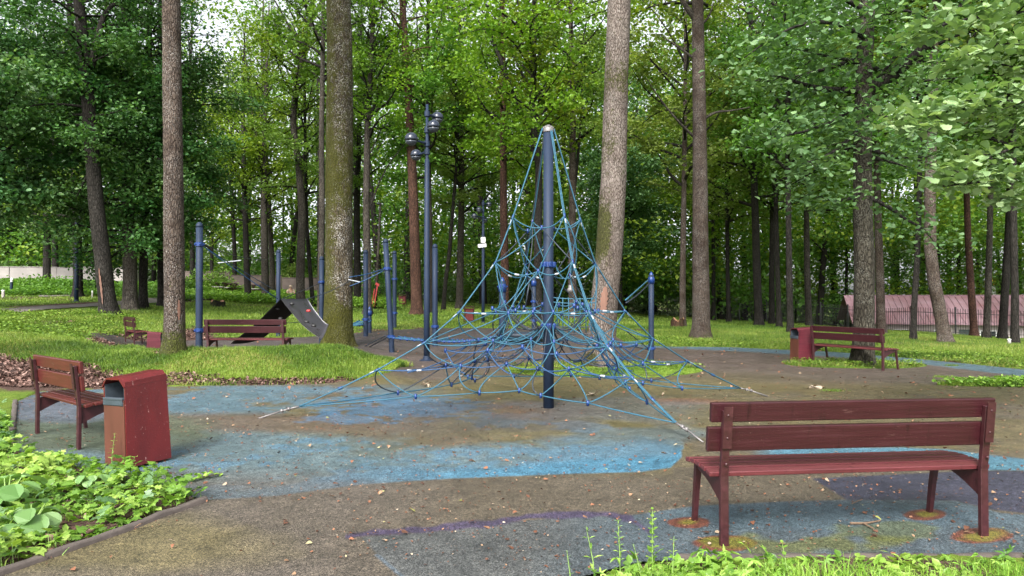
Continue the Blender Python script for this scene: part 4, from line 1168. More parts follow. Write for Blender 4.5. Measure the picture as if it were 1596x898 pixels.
# shrubs
def shrub(name, label, px, py, rx, h, mat, seed, group=None, d=None):
    B = GT(px, py) if d is None else Vector(((px - 798) / F * d, d, h1((px - 798) / F * d, d)))
    nr_ = np.random.RandomState(seed); e = empty(name, B, 0, label, 'shrub', group)
    PP = []; TT = []; mb = MB(); rg = random.Random(seed)
    for i in range(26):
        a = rg.uniform(0, 6.28); q = rx * math.sqrt(rg.random()); z = h * rg.uniform(.25, .95) * (1 - .45 * (q / rx) ** 2)
        c = Vector((math.cos(a) * q, math.sin(a) * q * .7, z)); mb.tube([Vector((c.x * .2, c.y * .2, -.05)), c * .6, c], [.02, .014, .006], 4, False)
        PP.append(nr_.normal(0, 1, (90, 3)) * np.array([.22, .22, .15]) * max(.8, rx * .9) + np.array(c)); TT.append(nr_.normal(.5, .17, 90) + nr_.normal(0, .12))
    Pn = np.concatenate(PP); Pn[:, 2] = np.abs(Pn[:, 2]); m = len(Pn)
    Nn = nr_.normal(0, 1, (m, 3)) * np.array([.6, .6, .3]) + np.array([0, 0, .8])
    mb.build('stems', M['bark_dark'], e); link('foliage', leaves_mesh('foliage', Pn, Nn, nr_.uniform(0, 6.28, m), .17 * nr_.uniform(.6, 1.3, m), 'diamond', M[mat], np.concatenate(TT)), e)
for (lb, px, py, rx, h, mt) in (
        ('light green bush before the dark wall left of the picnic benches', 322, 455, 1.8, 1.6, 'weed'), ('light bush behind the picnic benches', 352, 454, 1.6, 1.5, 'weed'),
        ('bush between the tall rope post and the twisted tree', 448, 458, 1.5, 2.6, 'leaf_soft'), ('low green bush by the wall behind the thin leaning trunk', 497, 460, 1.6, 2.0, 'weed'),
        ('bright pale bush beyond the iron fence right of the grey tree', 1155, 497, 2.6, 3.6, 'leaf_pale'), ('rounded bush at the fence beside the twin trunk', 1130, 496, 2.2, 2.6, 'leaf_cool'),
        ('green bush behind the fence right of the big oak', 1385, 512, 1.9, 2.0, 'leaf_mid'), ('leafy bush before the wall near the crooked tree', 1412, 514, 1.2, 1.5, 'leaf_mid'),
        ('bush in front of the right end of the pink roof', 1548, 522, 1.3, 1.9, 'leaf_mid'), ('bush at the fence on the right edge', 1592, 527, 1.5, 1.8, 'leaf_mid'),
        ('dense dark bush under the leftmost maples by the pale wall', 60, 452, 1.6, .5, 'leaf_mid'), ('low dark bushes beside the double trunk', 100, 453, 1.6, .5, 'leaf_mid'),
        ('low dark bush right of the double trunk', 150, 456, 1.2, .5, 'leaf_mid'), ('green bush under the linden by the path', 275, 458, 1.2, .7, 'leaf_mid'), ('far bush behind the rope posts', 600, 468, 2.6, 2.4, 'leaf_mid'), ('far low bush behind the small red bin', 700, 470, 2.8, 2.0, 'leaf_mid'),
        ('far bush left of the mast', 760, 475, 2.8, 2.2, 'leaf_mid'), ('far dark bush right of the pale leaning tree', 1020, 490, 2.6, 2.8, 'leaf_dark')):
    shrub('shrub', lb, px, py, rx, h, mt, int(px) + 3)
# ------------------------------------------------------------------ walls, fence, house
def wall(name, label, pts, hgt, th, mat):
    e = empty(name, Vector((pts[0][0], pts[0][1], h1(*pts[0]))), 0, label, 'wall')
    o = e.location; mb = MB(); cap = MB()
    for (a, b) in zip(pts[:-1], pts[1:]):
        L = math.hypot(b[0] - a[0], b[1] - a[1]); n = max(1, int(L / 3))
        for i in range(n):
            p = (a[0] + (b[0] - a[0]) * i / n, a[1] + (b[1] - a[1]) * i / n); q = (a[0] + (b[0] - a[0]) * (i + .985) / n, a[1] + (b[1] - a[1]) * (i + .985) / n)
            z = h1((p[0] + q[0]) / 2, (p[1] + q[1]) / 2)
            mb.bar(Vector((p[0], p[1], z + hgt / 2 - .15)) - o, Vector((q[0], q[1], z + hgt / 2 - .15)) - o, th, hgt + .3, bev=.01)
            cap.bar(Vector((p[0], p[1], z + hgt + .03)) - o, Vector((q[0], q[1], z + hgt + .03)) - o, th + .08, .05, bev=.01)
    mb.build('wall_panels', M[mat], e); cap.build('coping', M[mat], e)
wall('boundary_wall', 'pale plastered wall along the back of the left lawn', [((q - 798) / F * dd, dd) for q, dd in ((-300, 50), (-60, 51), (90, 52), (215, 50))], 1.25, .2, 'wall_pale')
wall('boundary_wall', 'dark weathered wall behind the picnic benches', [((q - 798) / F * dd, dd) for q, dd in ((285, 50), (360, 51), (440, 52), (570, 52))], 1.3, .2, 'wall_wood')

def fence_run(name, label, a, b, hgt=1.75):
    a = Vector((a[0], a[1], 0)); b = Vector((b[0], b[1], 0)); L = (b - a).length; t = (b - a).normalized()
    e = empty(name, Vector((a.x, a.y, h1(a.x, a.y))), 0, label, 'fence'); o = e.location
    n = max(1, round(L / 2.6)); pk = MB()
    def g(s): p = a + t * s; return Vector((p.x, p.y, h1(p.x, p.y))) - o
    for i in range(n):
        s0, s1 = L * i / n, L * (i + 1) / n
        for zz in (.25, hgt - .25): pk.bar(g(s0) + Vector((0, 0, zz)), g(s1) + Vector((0, 0, zz)), .03, .04, bev=0)
        m = 18
        for k in range(1, m):
            p = g(s0 + (s1 - s0) * k / m); pk.box(p + Vector((0, 0, hgt / 2 + .05)), (.022, .022, hgt)); 
    pk.build('picket_rails', M['fence'], e)
    for i in range(n + 1):
        p = g(L * i / n); m = MB(); m.box(p + Vector((0, 0, hgt / 2)), (.09, .09, hgt + .15), bev=.008); m.lathe([(.07, 0), (.07, .03), (.001, .09)], p + Vector((0, 0, hgt + .08)), 8); m.build('post', M['fence'], e)
FA = ((1040 - 798) / F * 66, 66); FB = ((1240 - 798) / F * 56, 56); FC = ((1420 - 798) / F * 46, 46); FD = ((1720 - 798) / F * 41, 41)
fence_run('iron_fence', 'black iron picket fence behind the twin trunk on the far lawn', FA, FB)
fence_run('iron_fence', 'black iron picket fence before the gable end of the pink roofed house', FB, FC)
fence_run('iron_fence', 'black iron picket fence in front of the long pink roof', FC, FD)

def house():
    c0 = Vector((25.2, 50, 0)); ax = Vector((8, -2.76, 0)).normalized(); ay = Vector((2.76, 8, 0)).normalized()
    L, Dp, ez, rz, z0 = 24, 8.4, -.18, 1.62, -2.9
    e = empty('house', Vector((c0.x, c0.y, z0)), 0, 'low house with a long pink metal roof behind the iron fence', 'house'); o = e.location
    def pt(u, v, z): p = c0 + ax * u + ay * v; return Vector((p.x, p.y, z)) - o
    m = MB()
    th = .25
    front = [pt(.3, .3, z0), pt(L - .3, .3, z0), pt(L - .3, .3, ez + .1), pt(.3, .3, ez + .1)]
    back = [pt(.3, Dp - .3, z0), pt(L - .3, Dp - .3, z0), pt(L - .3, Dp - .3, ez + .1), pt(.3, Dp - .3, ez + .1)]
    m.add(front + back, [(0, 1, 2, 3), (5, 4, 7, 6), (1, 5, 6, 2)]); m.build('walls', M['plaster'], e)
    g = MB(); g.add([pt(.3, .3, z0), pt(.3, Dp - .3, z0), pt(.3, Dp - .3, ez + .1), pt(.3, Dp / 2, rz - .12), pt(.3, .3, ez + .1)], [(0, 4, 3, 2, 1)])
    g.build('gable', M['plaster'], e)
    lb = MB(); lb.add([pt(.27, .4, z0), pt(.27, Dp - .4, z0), pt(.27, Dp - .4, ez - .35), pt(.27, .4, ez - .35)], [(0, 3, 2, 1)]); lb.build('gable_boarding', M['plaster_dim'], e)
    r = MB()
    for (va, za, vb, zb) in ((-.35, ez - .2, Dp / 2, rz), (Dp + .35, ez - .2, Dp / 2, rz)):
        r.add([pt(-.3, va, za), pt(L, va, za), pt(L, vb, zb), pt(-.3, vb, zb), pt(-.3, va, za - .06), pt(L, va, za - .06), pt(L, vb, zb - .06), pt(-.3, vb, zb - .06)],
              [(0, 1, 2, 3), (7, 6, 5, 4), (0, 4, 5, 1), (0, 3, 7, 4)])
        for i in range(int(L / .42)):
            u = -.3 + i * .42; r.bar(pt(u, va, za + .025), pt(u, vb, zb + .025), .05, .06, bev=0)
    r.bar(pt(-.3, Dp / 2, rz + .03), pt(L, Dp / 2, rz + .03), .18, .05)
    r.build('roof', M['roof'], e)
    for u in (2.4, 5.0, 7.8, 11.5, 14.5):
        w_ = MB(); 
        for a_, b_, c_, d_ in ((0, 0, 1.0, .07), (0, 1.05, 1.0, .07), (0, 0, .07, 1.1), (.95, 0, .07, 1.1), (.47, 0, .06, 1.1)):
            w_.add([pt(u + a_, .26, ez - 1.75 + b_), pt(u + a_ + c_, .26, ez - 1.75 + b_), pt(u + a_ + c_, .26, ez - 1.75 + b_ + d_), pt(u + a_, .26, ez - 1.75 + b_ + d_)], [(0, 1, 2, 3)])
        f_ = w_.build('window', M['white'], e); g_ = MB()
        g_.add([pt(u, .28, ez - 1.75), pt(u + 1, .28, ez - 1.75), pt(u + 1, .28, ez - .65), pt(u, .28, ez - .65)], [(0, 1, 2, 3)]); g_.build('pane', M['glass'], f_)
    d_ = MB(); d_.add([pt(.25 + 6.3, .27, z0), pt(7.3, .27, z0), pt(7.3, .27, ez - .6), pt(6.55, .27, ez - .6)], [(0, 1, 2, 3)]); d_.build('door', M['plaster_dim'], e)
house()
# cupola far behind
q = P(1545, 452, 70)
e = empty('cupola', Vector((q.x, q.y, h1(q.x, q.y))), 0, 'small gilt onion cupola on a white turret above the pink roof', 'cupola')
zt = q.z - e.location.z
MB().lathe([(.9, 0), (.9, zt - .9), (.75, zt - .85)], n=12).lathe([(.42, zt - .95), (.36, zt + .3), (.44, zt + .34), (.3, zt + .42)], n=12).build('turret', M['white'], e, smooth=False)
MB().lathe([(.28, zt + .42), (.55, zt + .62), (.62, zt + .85), (.45, zt + 1.1), (.16, zt + 1.35), (.03, zt + 1.7)], n=16).build('dome', M['gold'], e, smooth=True)
# ------------------------------------------------------------------ benches and bins
def bench(rear_l, rear_r, label, length=None, mats=('bench', 'bench_seat', 'frame'), over=.085, group='maroon park benches', z=None):
    """rear_l, rear_r: feet of the rear legs seen from behind (left, right); the seat faces away"""
    a = Vector((rear_l[0], rear_l[1], 0)); b = Vector((rear_r[0], rear_r[1], 0)); c = (a + b) / 2
    S = (b - a).length if length is None else length
    rz = math.atan2((b - a).y, (b - a).x)
    e = empty('park_bench', Vector((c.x, c.y, h1(c.x, c.y) + .012 if z is None else z)), rz, label, 'bench', group)
    W = S / 2; Lb = S + 2 * over
    # local: x along, y towards the front of the seat
    for s in (-1, 1):
        m = MB(); x = s * W
        m.bar((x, 0, -.03), (x, .0, .40), .030, .048, up=(1, 0, 0)); m.bar((x, 0, .395), (x, -.042, .775), .030, .046, up=(1, 0, 0))
        m.box((x, -.060, .68), (.052, .006, .24), Matrix.Rotation(R(6.3), 4, 'X'))
        for zz in (.47, .62, .75): m.ball((x, -.028 - (zz - .4) * .111, zz), .009, 8)
        m.build('rear_leg', M[mats[2]], e)
        m = MB(); m.tube([(x, .455, -.03), (x, .42, .20), (x, .385, .385)], [.020, .023, .026], 4); m.build('front_leg', M[mats[2]], e)
        # curved bracket under the seat
        m = MB(); P0 = []; n = 9
        for i in range(n):
            t = i / (n - 1); y = .015 + t * .395; zt = .372 + .022 * math.sin(math.pi * t) + .004 * t
            zb = zt - (.115 * (1 - t) ** 1.2 + .028)
            P0.append((y, zt, zb))
        vs = []; fs = []
        for sx in (-.012, .012):
            for (y, zt, zb) in P0: vs += [(x + sx, y, zt), (x + sx, y, zb)]
        for i in range(n - 1):
            A0 = 2 * i; B0 = 2 * n + 2 * i
            fs += [(A0, A0 + 1, A0 + 3, A0 + 2), (B0, B0 + 2, B0 + 3, B0 + 1), (A0, A0 + 2, B0 + 2, B0), (A0 + 1, B0 + 1, B0 + 3, A0 + 3)]
        fs += [(0, 2 * n, 2 * n + 1, 1), (2 * n - 2, 2 * n - 1, 4 * n - 1, 4 * n - 2)]
        m.add(vs, fs); m.build('seat_bracket', M[mats[2]], e)
    ns = 5
    for i in range(ns):
        t = (i + .5) / ns; y = .02 + t * .41; zz = .392 + .022 * math.sin(math.pi * (t * .9 + .05)); tl = math.cos(math.pi * (t * .9 + .05)) * 10
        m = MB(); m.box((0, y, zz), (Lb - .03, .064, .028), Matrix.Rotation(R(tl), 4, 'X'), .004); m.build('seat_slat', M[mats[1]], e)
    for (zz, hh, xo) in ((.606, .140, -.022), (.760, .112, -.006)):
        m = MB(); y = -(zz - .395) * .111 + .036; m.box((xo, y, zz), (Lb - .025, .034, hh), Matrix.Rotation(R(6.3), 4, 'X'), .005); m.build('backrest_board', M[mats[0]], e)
    return e
near = bench((1.206, 3.905), (2.800, 4.075), 'long maroon bench nearest the camera seen from behind, rust stained circles round its feet')
bench((-4.90, 7.08), (-4.05, 6.39), 'brick red bench beside the tall red bin on the left', 1.14, ('bench_red', 'bench_red', 'frame'))
f1 = GT(1268, 567.5); f2 = GT(1376, 578.7)
bench((f1.x, f1.y), (f2.x, f2.y), 'maroon bench in front of the big dark oak, a white spot on its top board', 1.62, over=.06)
qa = P(324, 570, 14.1); qb = P(439, 570, 14.1)
bench((qa.x, 14.15), (qb.x, 14.1), 'maroon bench seen from behind beside the tall rope post, black sheet beyond', 1.58)
f1 = P(191, 540, 20.0); f2 = P(214, 540, 19.0)
bench((f1.x, 20.1), (f2.x, 18.9), 'dark small looking bench left of the speckled tree', 1.25)

def bin_(loc, rz, label, w=.31, dpt=.31, hgt=.76, lean=0.0, group=None, mat='bin', z=None):
    """front (opening) faces local -x"""
    e = empty('litter_bin', Vector((loc[0], loc[1], h1(*loc) + .012 if z is None else z)), rz, label, 'bin', group)
    hw, hd = w / 2, dpt / 2; b = .02
    # side profile in x,z : front slopes, roof drops to the front
    prof = [(-hd - .035, .0), (-hd - .012, hgt - .20), (-hd + .03, hgt - .20)]
    body = MB()
    def shell(pts, y0, y1, m):
        n = len(pts); m.add([(x, y0, z) for x, z in pts] + [(x, y1, z) for x, z in pts], [tuple(range(n))] + [tuple(range(2 * n - 1, n - 1, -1))] + [(i, i + n, (i + 1) % n + n, (i + 1) % n) for i in range(n)])
    # side panels (with chamfered roof edge towards the front)
    side = [(-hd - .012, .015), (hd + .012, .015), (hd, hgt - .02), (-hd, hgt - .05)]
    for s in (-1, 1):
        m = body; ys = s * hw
        shell([(x, z) for x, z in side], ys - .009, ys + .009, m)
    shell([(hd + .003, .015), (hd + .022, .015), (hd + .008, hgt - .02), (hd - .010, hgt - .02)], -hw + .009, hw - .009, body)
    body.build('body', M[mat], e)
    fm = MB(); shell([(-hd - .022, .02), (-hd - .010, .02), (-hd + .002, hgt - .20), (-hd - .010, hgt - .20)], -hw + .004, hw - .004, fm); fm.build('front_panel', M['bin_front'] if 'bin_front' in M else M[mat], e)
    lip = MB(); lip.box((-hd - .004, 0, hgt - .19), (.04, w - .03, .02), None, .003); lip.build('opening_lip', M['bin_in'], e)
    # roof: faceted hood
    rf = MB(); yy = [-hw - .010, -hw * .62, hw * .62, hw + .010]; zz = [hgt - .055, hgt + .012, hgt + .012, hgt - .055]
    vs = []; 
    for x, dz in ((-hd - .012, -.03), (hd + .012, 0)):
        for y, z in zip(yy, zz): vs += [(x, y, z + dz), (x, y, z + dz - .014)]
    fs = []
    for i in range(3):
        a0 = 2 * i; b0 = 8 + 2 * i
        fs += [(a0, a0 + 2, b0 + 2, b0), (a0 + 1, b0 + 1, b0 + 3, a0 + 3), (a0, a0 + 1, a0 + 3, a0 + 2), (b0, b0 + 2, b0 + 3, b0 + 1)]
    fs += [(0, 8, 9, 1), (6, 7, 15, 14)]
    rf.add(vs, fs); rf.build('hood', M[mat], e)
    ln = MB()
    shell([(-hd - .02, hgt - .24), (hd - .02, .20), (hd - .02, .24), (-hd - .02, hgt - .2)], -hw + .012, hw - .012, ln)
    for s in (-1, 1): shell([(-hd + .0, hgt - .25), (hd - .03, hgt - .25), (hd - .03, hgt - .04), (-hd + .0, hgt - .07)], s * (hw - .014) - .003, s * (hw - .014) + .003, ln)
    ln.build('liner', M['bin_in'], e)
    return e
M['bin_front'] = simple('bin_front_brown', (.085, .026, .015), .55, 0, .35, 4, .2, stretch=(1, 1, .4))
# big bin on the left: opening towards the bench
bl = bin_((-3.19, 5.86), 0, 'tall red litter bin standing in the weeds beside the left bench', .33, .35, .765)
bl.rotation_euler = (Matrix.Rotation(R(-3.2), 3, 'Y') @ Matrix.Rotation(R(57), 3, 'Z')).to_euler()
g = GT(1256, 566); b2 = bin_((g.x - .02, g.y + .16), R(10), 'maroon litter bin at the left end of the oak bench', .32, .34, .76, mat='bin_maroon')
g = P(241, 545, 19.2); bin_((g.x, 19.2), R(200), 'small dark red bin between the far left bench and the speckled tree', .3, .32, .46, mat='bin_maroon')
for (px, py, w_, lb) in ((731, 505, .34, 'small red bin hung in a frame on the far lawn left of the mast'), (627, 478, .40, 'dark red bin far behind the tall lamp')):
    B = GT(px, py); e = empty('litter_bin', B, .2, lb, 'bin')
    hh = .62; m = MB()
    for s in (-1, 1): m.tube([(s * w_ * .62, 0, 0), (s * w_ * .62, 0, hh + .12)], .018, 6)
    m.tube([(-w_ * .62, 0, hh + .12), (w_ * .62, 0, hh + .12)], .016, 6); m.build('stand', M['frame'], e)
    m = MB(); m.box((0, 0, .12 + hh / 2 - .05), (w_, .26, hh - .12), None, .02); m.box((0, 0, hh + .02), (w_ + .04, .3, .03), None, .01); m.build('bucket', M['bin'], e)

# ------------------------------------------------------------------ rope pyramid
MX, MY = .47, 8.80
ANCH = [Vector((-3.03, 7.93, 0)), Vector((1.89, 6.68, 0)), Vector((3.72, 9.85, 0)), Vector((-1.02, 11.75, 0))]   # left, front, right, back
pyr = empty('rope_pyramid', (MX, MY, .012), 0, 'blue rope climbing pyramid on a tall slate blue mast in the middle of the playground', 'climbing net')
O = Vector((MX, MY, 0))
m = MB(); m.tube([(0, 0, -.1), (0, 0, 1.2), (0, 0, 3.58)], [.068, .067, .064], 28); m.build('mast', M['post'], pyr, smooth=True)
m = MB(); m.lathe([(.070, 3.55), (.071, 3.56), (.071, 3.60), (.055, 3.62), (.02, 3.65)], n=28); 
for k in range(8):
    a = k * math.pi / 4; m.ball((.06 * math.cos(a), .06 * math.sin(a), 3.615), .014, 8)
m.build('mast_cap', M['steel'], pyr, smooth=True)
for zc in (1.84, 1.05):
    m = MB(); m.lathe([(.069, zc - .035), (.080, zc - .03), (.080, zc + .03), (.069, zc + .035)], n=24)
    for k in range(8):
        a = k * math.pi / 4 + .2; m.lathe([(.012, -.035), (.020, -.02), (.020, .02), (.012, .035)], (.086 * math.cos(a), .086 * math.sin(a), zc), 8)
    m.build('mast_collar', M['post_blue'], pyr)
PROF = [(.022, 3.60), (.131, 2.44), (.194, 1.86), (.322, 1.235), (.4425, .86), (.60, .54), (.72, .335), (.85, .135)]
def E(k, s, z): a = ANCH[k] - O; return Vector((a.x * s, a.y * s, z))
EN = [[E(k, s, z) for s, z in PROF] for k in range(4)]
RAD = .0078
ferr = MB().lathe([(.0105, -.03), (.0135, -.026), (.0135, .026), (.0105, .03)], n=8)
ferr_me = np_mesh('ferrule', np.array(ferr.v), ferr.f, [M['ferrule']], True)
cn = MB().ball((0, 0, 0), .017, 8).lathe([(.016, -.03), (.016, .03)], n=8)
conn_me = np_mesh('rope_connector', np.array(cn.v), cn.f, [M['post_blue']], True)
nconn = 0
def connector(p, parent, d=None):
    global nconn
    if nconn >= 98: return
    nconn += 1
    o = link('rope_connector', conn_me, parent, p)
    if d is not None: o.rotation_euler = Vector(d).to_track_quat('Z', 'Y').to_euler()
nfer = 0
def ferrule(p, d, parent):
    global nfer
    if nfer >= 98: return
    nfer += 1
    o = link('ferrule', ferr_me, parent, p); o.rotation_euler = Vector(d).to_track_quat('Z', 'Y').to_euler()
def arc(p, q, sag=(0, 0, 0), n=9):
    p = Vector(p); q = Vector(q); s = Vector(sag); return [p.lerp(q, i / (n - 1)) + s * 4 * (i / (n - 1)) * (1 - i / (n - 1)) for i in range(n)]
rngn = random.Random(21)
for k in range(4):
    for off in ((-.010, .010) if k in (0, 1) else (-.009, .009)):
        a = (ANCH[k] - O).normalized(); lat = Vector((-a.y, a.x, 0)) * off
        pts = [p + lat for p in EN[k]]; q = []
        for i in range(len(pts) - 1):
            for j in range(4): q.append(pts[i].lerp(pts[i + 1], j / 4))
        q.append(pts[-1]); m = MB(); m.tube(q, RAD, 7)
        er = m.build('corner_rope', M['rope_teal'] if (off < 0 or k < 2) else M['rope_dark'], pyr, smooth=True)
    for i in range(1, 7): connector(EN[k][i], er, EN[k][i + 1] - EN[k][i])
    for i in (1, 2, 3, 4, 5):
        d = EN[k][i + 1] - EN[k][i]; ferrule(EN[k][i] + d.normalized() * .07, d, er)
    # shackle and turnbuckle down to the ground
    en = EN[k][-1]; an = ANCH[k] - O + Vector((0, 0, .012)); d = (an - en)
    tb = MB(); p1 = en.lerp(an, .22); p2 = en.lerp(an, .36)
    tb.tube([en + Vector((0, 0, .0)), p1], .011, 8); 
    for s in (-1, 1):
        lat = Vector((-d.y, d.x, 0)).normalized() * .020 * s; tb.tube([p1 + lat, p2 + lat], .007, 6)
    tb.ball(p1, .024, 8); tb.ball(p2, .024, 8); tb.tube([p2, an - Vector((0, 0, .03))], .010, 8); tb.build('ground_anchor', M['steel'], pyr, smooth=True)

def face_point(k, lev, v, bulge_in, dz):
    A = EN[k][lev]; B = EN[(k + 1) % 4][lev]; p = A.lerp(B, v); w = 4 * v * (1 - v)
    r = Vector((p.x, p.y, 0)); return p - r * bulge_in * w + Vector((0, 0, dz * w))
NB = [0, 1, 2, 3, 4, 5, 6, 7]
spec = {1: (1, .22, -.12), 2: (1, .40, -.14), 3: (3, .38, .0), 4: (3, .42, .02), 5: (4, .44, .04), 7: (5, .52, .17)}
GR = []
for k in range(4):
    m = MB(); m2 = MB(); m3 = MB()
    net = None
    rows = {}
    for lev, (n, bi, dz) in spec.items():
        rows[lev] = [EN[k][lev]] + [face_point(k, lev, (i + 1) / (n + 1), bi, dz) + Vector((rngn.gauss(0, .02), rngn.gauss(0, .02), rngn.gauss(0, .018))) for i in range(n)] + [EN[(k + 1) % 4][lev]]
    # row ropes
    for lev, r in rows.items():
        for i in range(len(r) - 1):
            sg = {1: -.05, 2: -.10, 3: -.015, 4: -.05, 5: -.03, 7: -.008}[lev]
            (m if lev != 5 else m2).tube(arc(r[i], r[i + 1], (0, 0, sg)), RAD * (1.05 if lev == 7 else 1), 6)
    levs = [1, 2, 3, 4, 5, 7]
    for a, b in zip(levs[:-1], levs[1:]):
        ra, rb = rows[a], rows[b]
        for i, p in enumerate(ra):
            if a == 1 and i in (0, len(ra) - 1): pass
            f = i / (len(ra) - 1) * (len(rb) - 1)
            for j in sorted({int(math.floor(f)), int(math.ceil(f))}) if abs(f - round(f)) > .05 else sorted({max(0, int(round(f)) - 1), min(len(rb) - 1, int(round(f)) + 1)}):
                if (i in (0, len(ra) - 1)) and j in (0, len(rb) - 1): continue
                out = (p + rb[j]) / 2; out.z = 0
                out = out.normalized() * rngn.uniform(-.05, .09) if out.length > .01 else Vector((0, 0, 0))
                lat = Vector((-(rb[j] - p).y, (rb[j] - p).x, 0)); lat = lat.normalized() * rngn.uniform(-.09, .09) if lat.length > .01 else lat
                tgt = m3 if rngn.random() < (.15 if k in (0, 1) else .5) else m
                tgt.tube(arc(p, rb[j], out + lat + Vector((0, 0, -.04))), RAD, 6)
    net = m.build('face_net', M['rope_teal'], pyr, smooth=True)
    if m2.v: m2.build('blue_ropes', M['rope_blue'], net, smooth=True)
    if m3.v: m3.build('dark_ropes', M['rope_dark'], net, smooth=True)
    for lev, r in rows.items():
        for p in r[1:-1]: connector(p, net, None)
        mid = arc(r[0], r[1], (0, 0, 0)); 
        if lev in (2, 3, 5): 
            ferrule(r[0].lerp(r[1], .5) + Vector((0, 0, {2: -.10, 3: -.015, 4: -.05, 5: -.03}[lev])), r[1] - r[0], net)
            ferrule(r[-1].lerp(r[-2], .45) + Vector((0, 0, {2: -.10, 3: -.015, 4: -.05, 5: -.03}[lev])), r[-1] - r[-2], net)
    GR.append(rows)
# inner net: ropes from the mast collars to the faces, level rings
m = MB(); mt = MB(); md = MB(); cps = []
for k in range(4):
    rows = GR[k]
    c1 = Vector((0, 0, 1.84)); c2 = Vector((0, 0, 1.05))
    for p in rows[2][1:-1]:
        mt.tube(arc(c1 + (Vector((p.x, p.y, 0)).normalized() * .09), p, (0, 0, -.10)), RAD, 6)
    for p in rows[3][1:-1]:
        md.tube(arc(c2 + (Vector((p.x, p.y, 0)).normalized() * .09), p, (0, 0, -.12)), RAD, 6)
    for p in rows[4][1:-1]:
        mt.tube(arc(c2 + (Vector((p.x, p.y, 0)).normalized() * .09), p, (0, 0, -.10)), RAD, 6)
    for p in rows[5][2:-2]:
        md.tube(arc(c2 + (Vector((p.x, p.y, 0)).normalized() * .09), p, (0, 0, -.18)), RAD, 6)
        cps.append(p)
# level inner squares
for (z, f, tgt) in ((1.30, .205, mt), (.80, .37, m)):
    ring = []
    for k in range(4):
        a = ANCH[k] - O; b = ANCH[(k + 1) % 4] - O
        for t in (0, .25, .5, .75):
            p = a.lerp(b, t) * f * (1.0 if t == 0 else .98 - .35 * t * (1 - t)); p.z = z + rngn.gauss(0, .03); ring.append(p)
    for i in range(len(ring)):
        p, q = ring[i], ring[(i + 1) % len(ring)]; tgt.tube(arc(p, q, (0, 0, -.03)), RAD, 6)
        if z == .80 and i % 2: mt.tube(arc(p, Vector((p.x * .55, p.y * .55, z + .28)), (0, 0, -.08)), RAD, 6)
        if z == .80: m.tube(arc(p, Vector((q.x * 1.35, q.y * 1.35, z - .30)), (0, 0, -.06)), RAD, 6)
        cps.append(p)
inn = mt.build('inner_net', M['rope_teal'], pyr, smooth=True); m.build('blue_ropes', M['rope_blue'], inn, smooth=True); md.build('dark_ropes', M['rope_dark'], inn, smooth=True)
# the rest of the connectors, past the first hundred, as one part of the inner net
m = MB(); f_ = MB()
for p in cps: m.ball(p, .021, 8); m.lathe([(.016, -.03), (.016, .03)], p, 8)
tag(m.build('rope_connectors', M['post_blue'], inn, smooth=True), kind='stuff')

# ------------------------------------------------------------------ rope course behind
def post(px, pyb, pyt, w, label, cap='round', d=None, collars=(), lean=None):
    B = GT(px, pyb) if d is None else Vector(((px - 798) / F * d, d, h1((px - 798) / F * d, d)))
    d = B.y; top = P(px if lean is None else lean, pyt, d); r = w / F * d / 2; hgt = top.z - B.z
    e = empty('rope_post', B, 0, label, 'post'); tx = top.x - B.x
    m = MB(); m.tube([(0, 0, -.1), (0, 0, 0), (tx * .5, 0, hgt * .5), (tx, 0, hgt - r * .8)], r, 20); m.build('pole', M['post'], e, smooth=True)
    m = MB()
    if cap == 'round': m.lathe([(r * 1.02, hgt - r * .9), (r * 1.02, hgt - r * .3), (r * .8, hgt + r * .3), (r * .3, hgt + r * .7)], (tx, 0, 0), 16)
    else: m.lathe([(r * 1.25, hgt - r * 4), (r * 1.25, hgt - r * 2.2), (r * .9, hgt - r * 1.4), (r * .6, hgt - r * .3), (r * .15, hgt + r * .3)], (tx, 0, 0), 16)
    m.build('cap', M['post'] if cap == 'round' else M['post_blue'], e, smooth=True)
    for zc_py in collars:
        zc = P(px, zc_py, d).z - B.z; f = zc / hgt
        m = MB(); m.lathe([(r * 1.02, zc - r * .6), (r * 1.28, zc - r * .5), (r * 1.28, zc + r * .5), (r * 1.02, zc + r * .6)], (tx * f, 0, 0), 16)
        for a in range(6): m.ball((tx * f + r * 1.35 * math.cos(a * 1.047), r * 1.35 * math.sin(a * 1.047), zc), r * .28, 8)
        m.build('rope_collar', M['post_blue'], e)
    return e, B
post(311, 0, 350, 10.5, 'tall slate blue post at the left end of the far maroon bench', d=14.6, collars=(381, 515))
post(434, 0, 391, 6.5, 'blue rope post behind the left corner of the climbing sheet', d=22.5, collars=())
post(501.5, 0, 402, 7.5, 'blue rope post close to the left side of the mossy tree', d=20, collars=(440,))
post(570, 525, 392, 7.5, 'blue round topped post right of the mossy tree', collars=(498,))
post(576, 519, 479, 6.5, 'short blue post with a pointed cap beside the mossy tree', 'cone')
post(611, 550, 375, 8.5, 'tallest blue post leaning slightly left with a double blue collar', collars=(419, 525), lean=601)
post(615, 512, 393, 6.5, 'thinner blue post just behind the leaning one', collars=(435, 488))
post(678, 540, 383, 8.5, 'blue round topped post just right of the tall globe lamp', collars=(509,))
post(783, 541, 434, 10.5, 'blue post with knobbed cap seen through the net left of the mast', 'cone', collars=(447,))
post(832, 535, 432, 7, 'thin blue post close to the left of the mast', 'cone', collars=(470, 500))
post(1015, 565, 425, 8.5, 'short blue post with pointed cap right of the pale leaning tree', 'cone', collars=(543,))

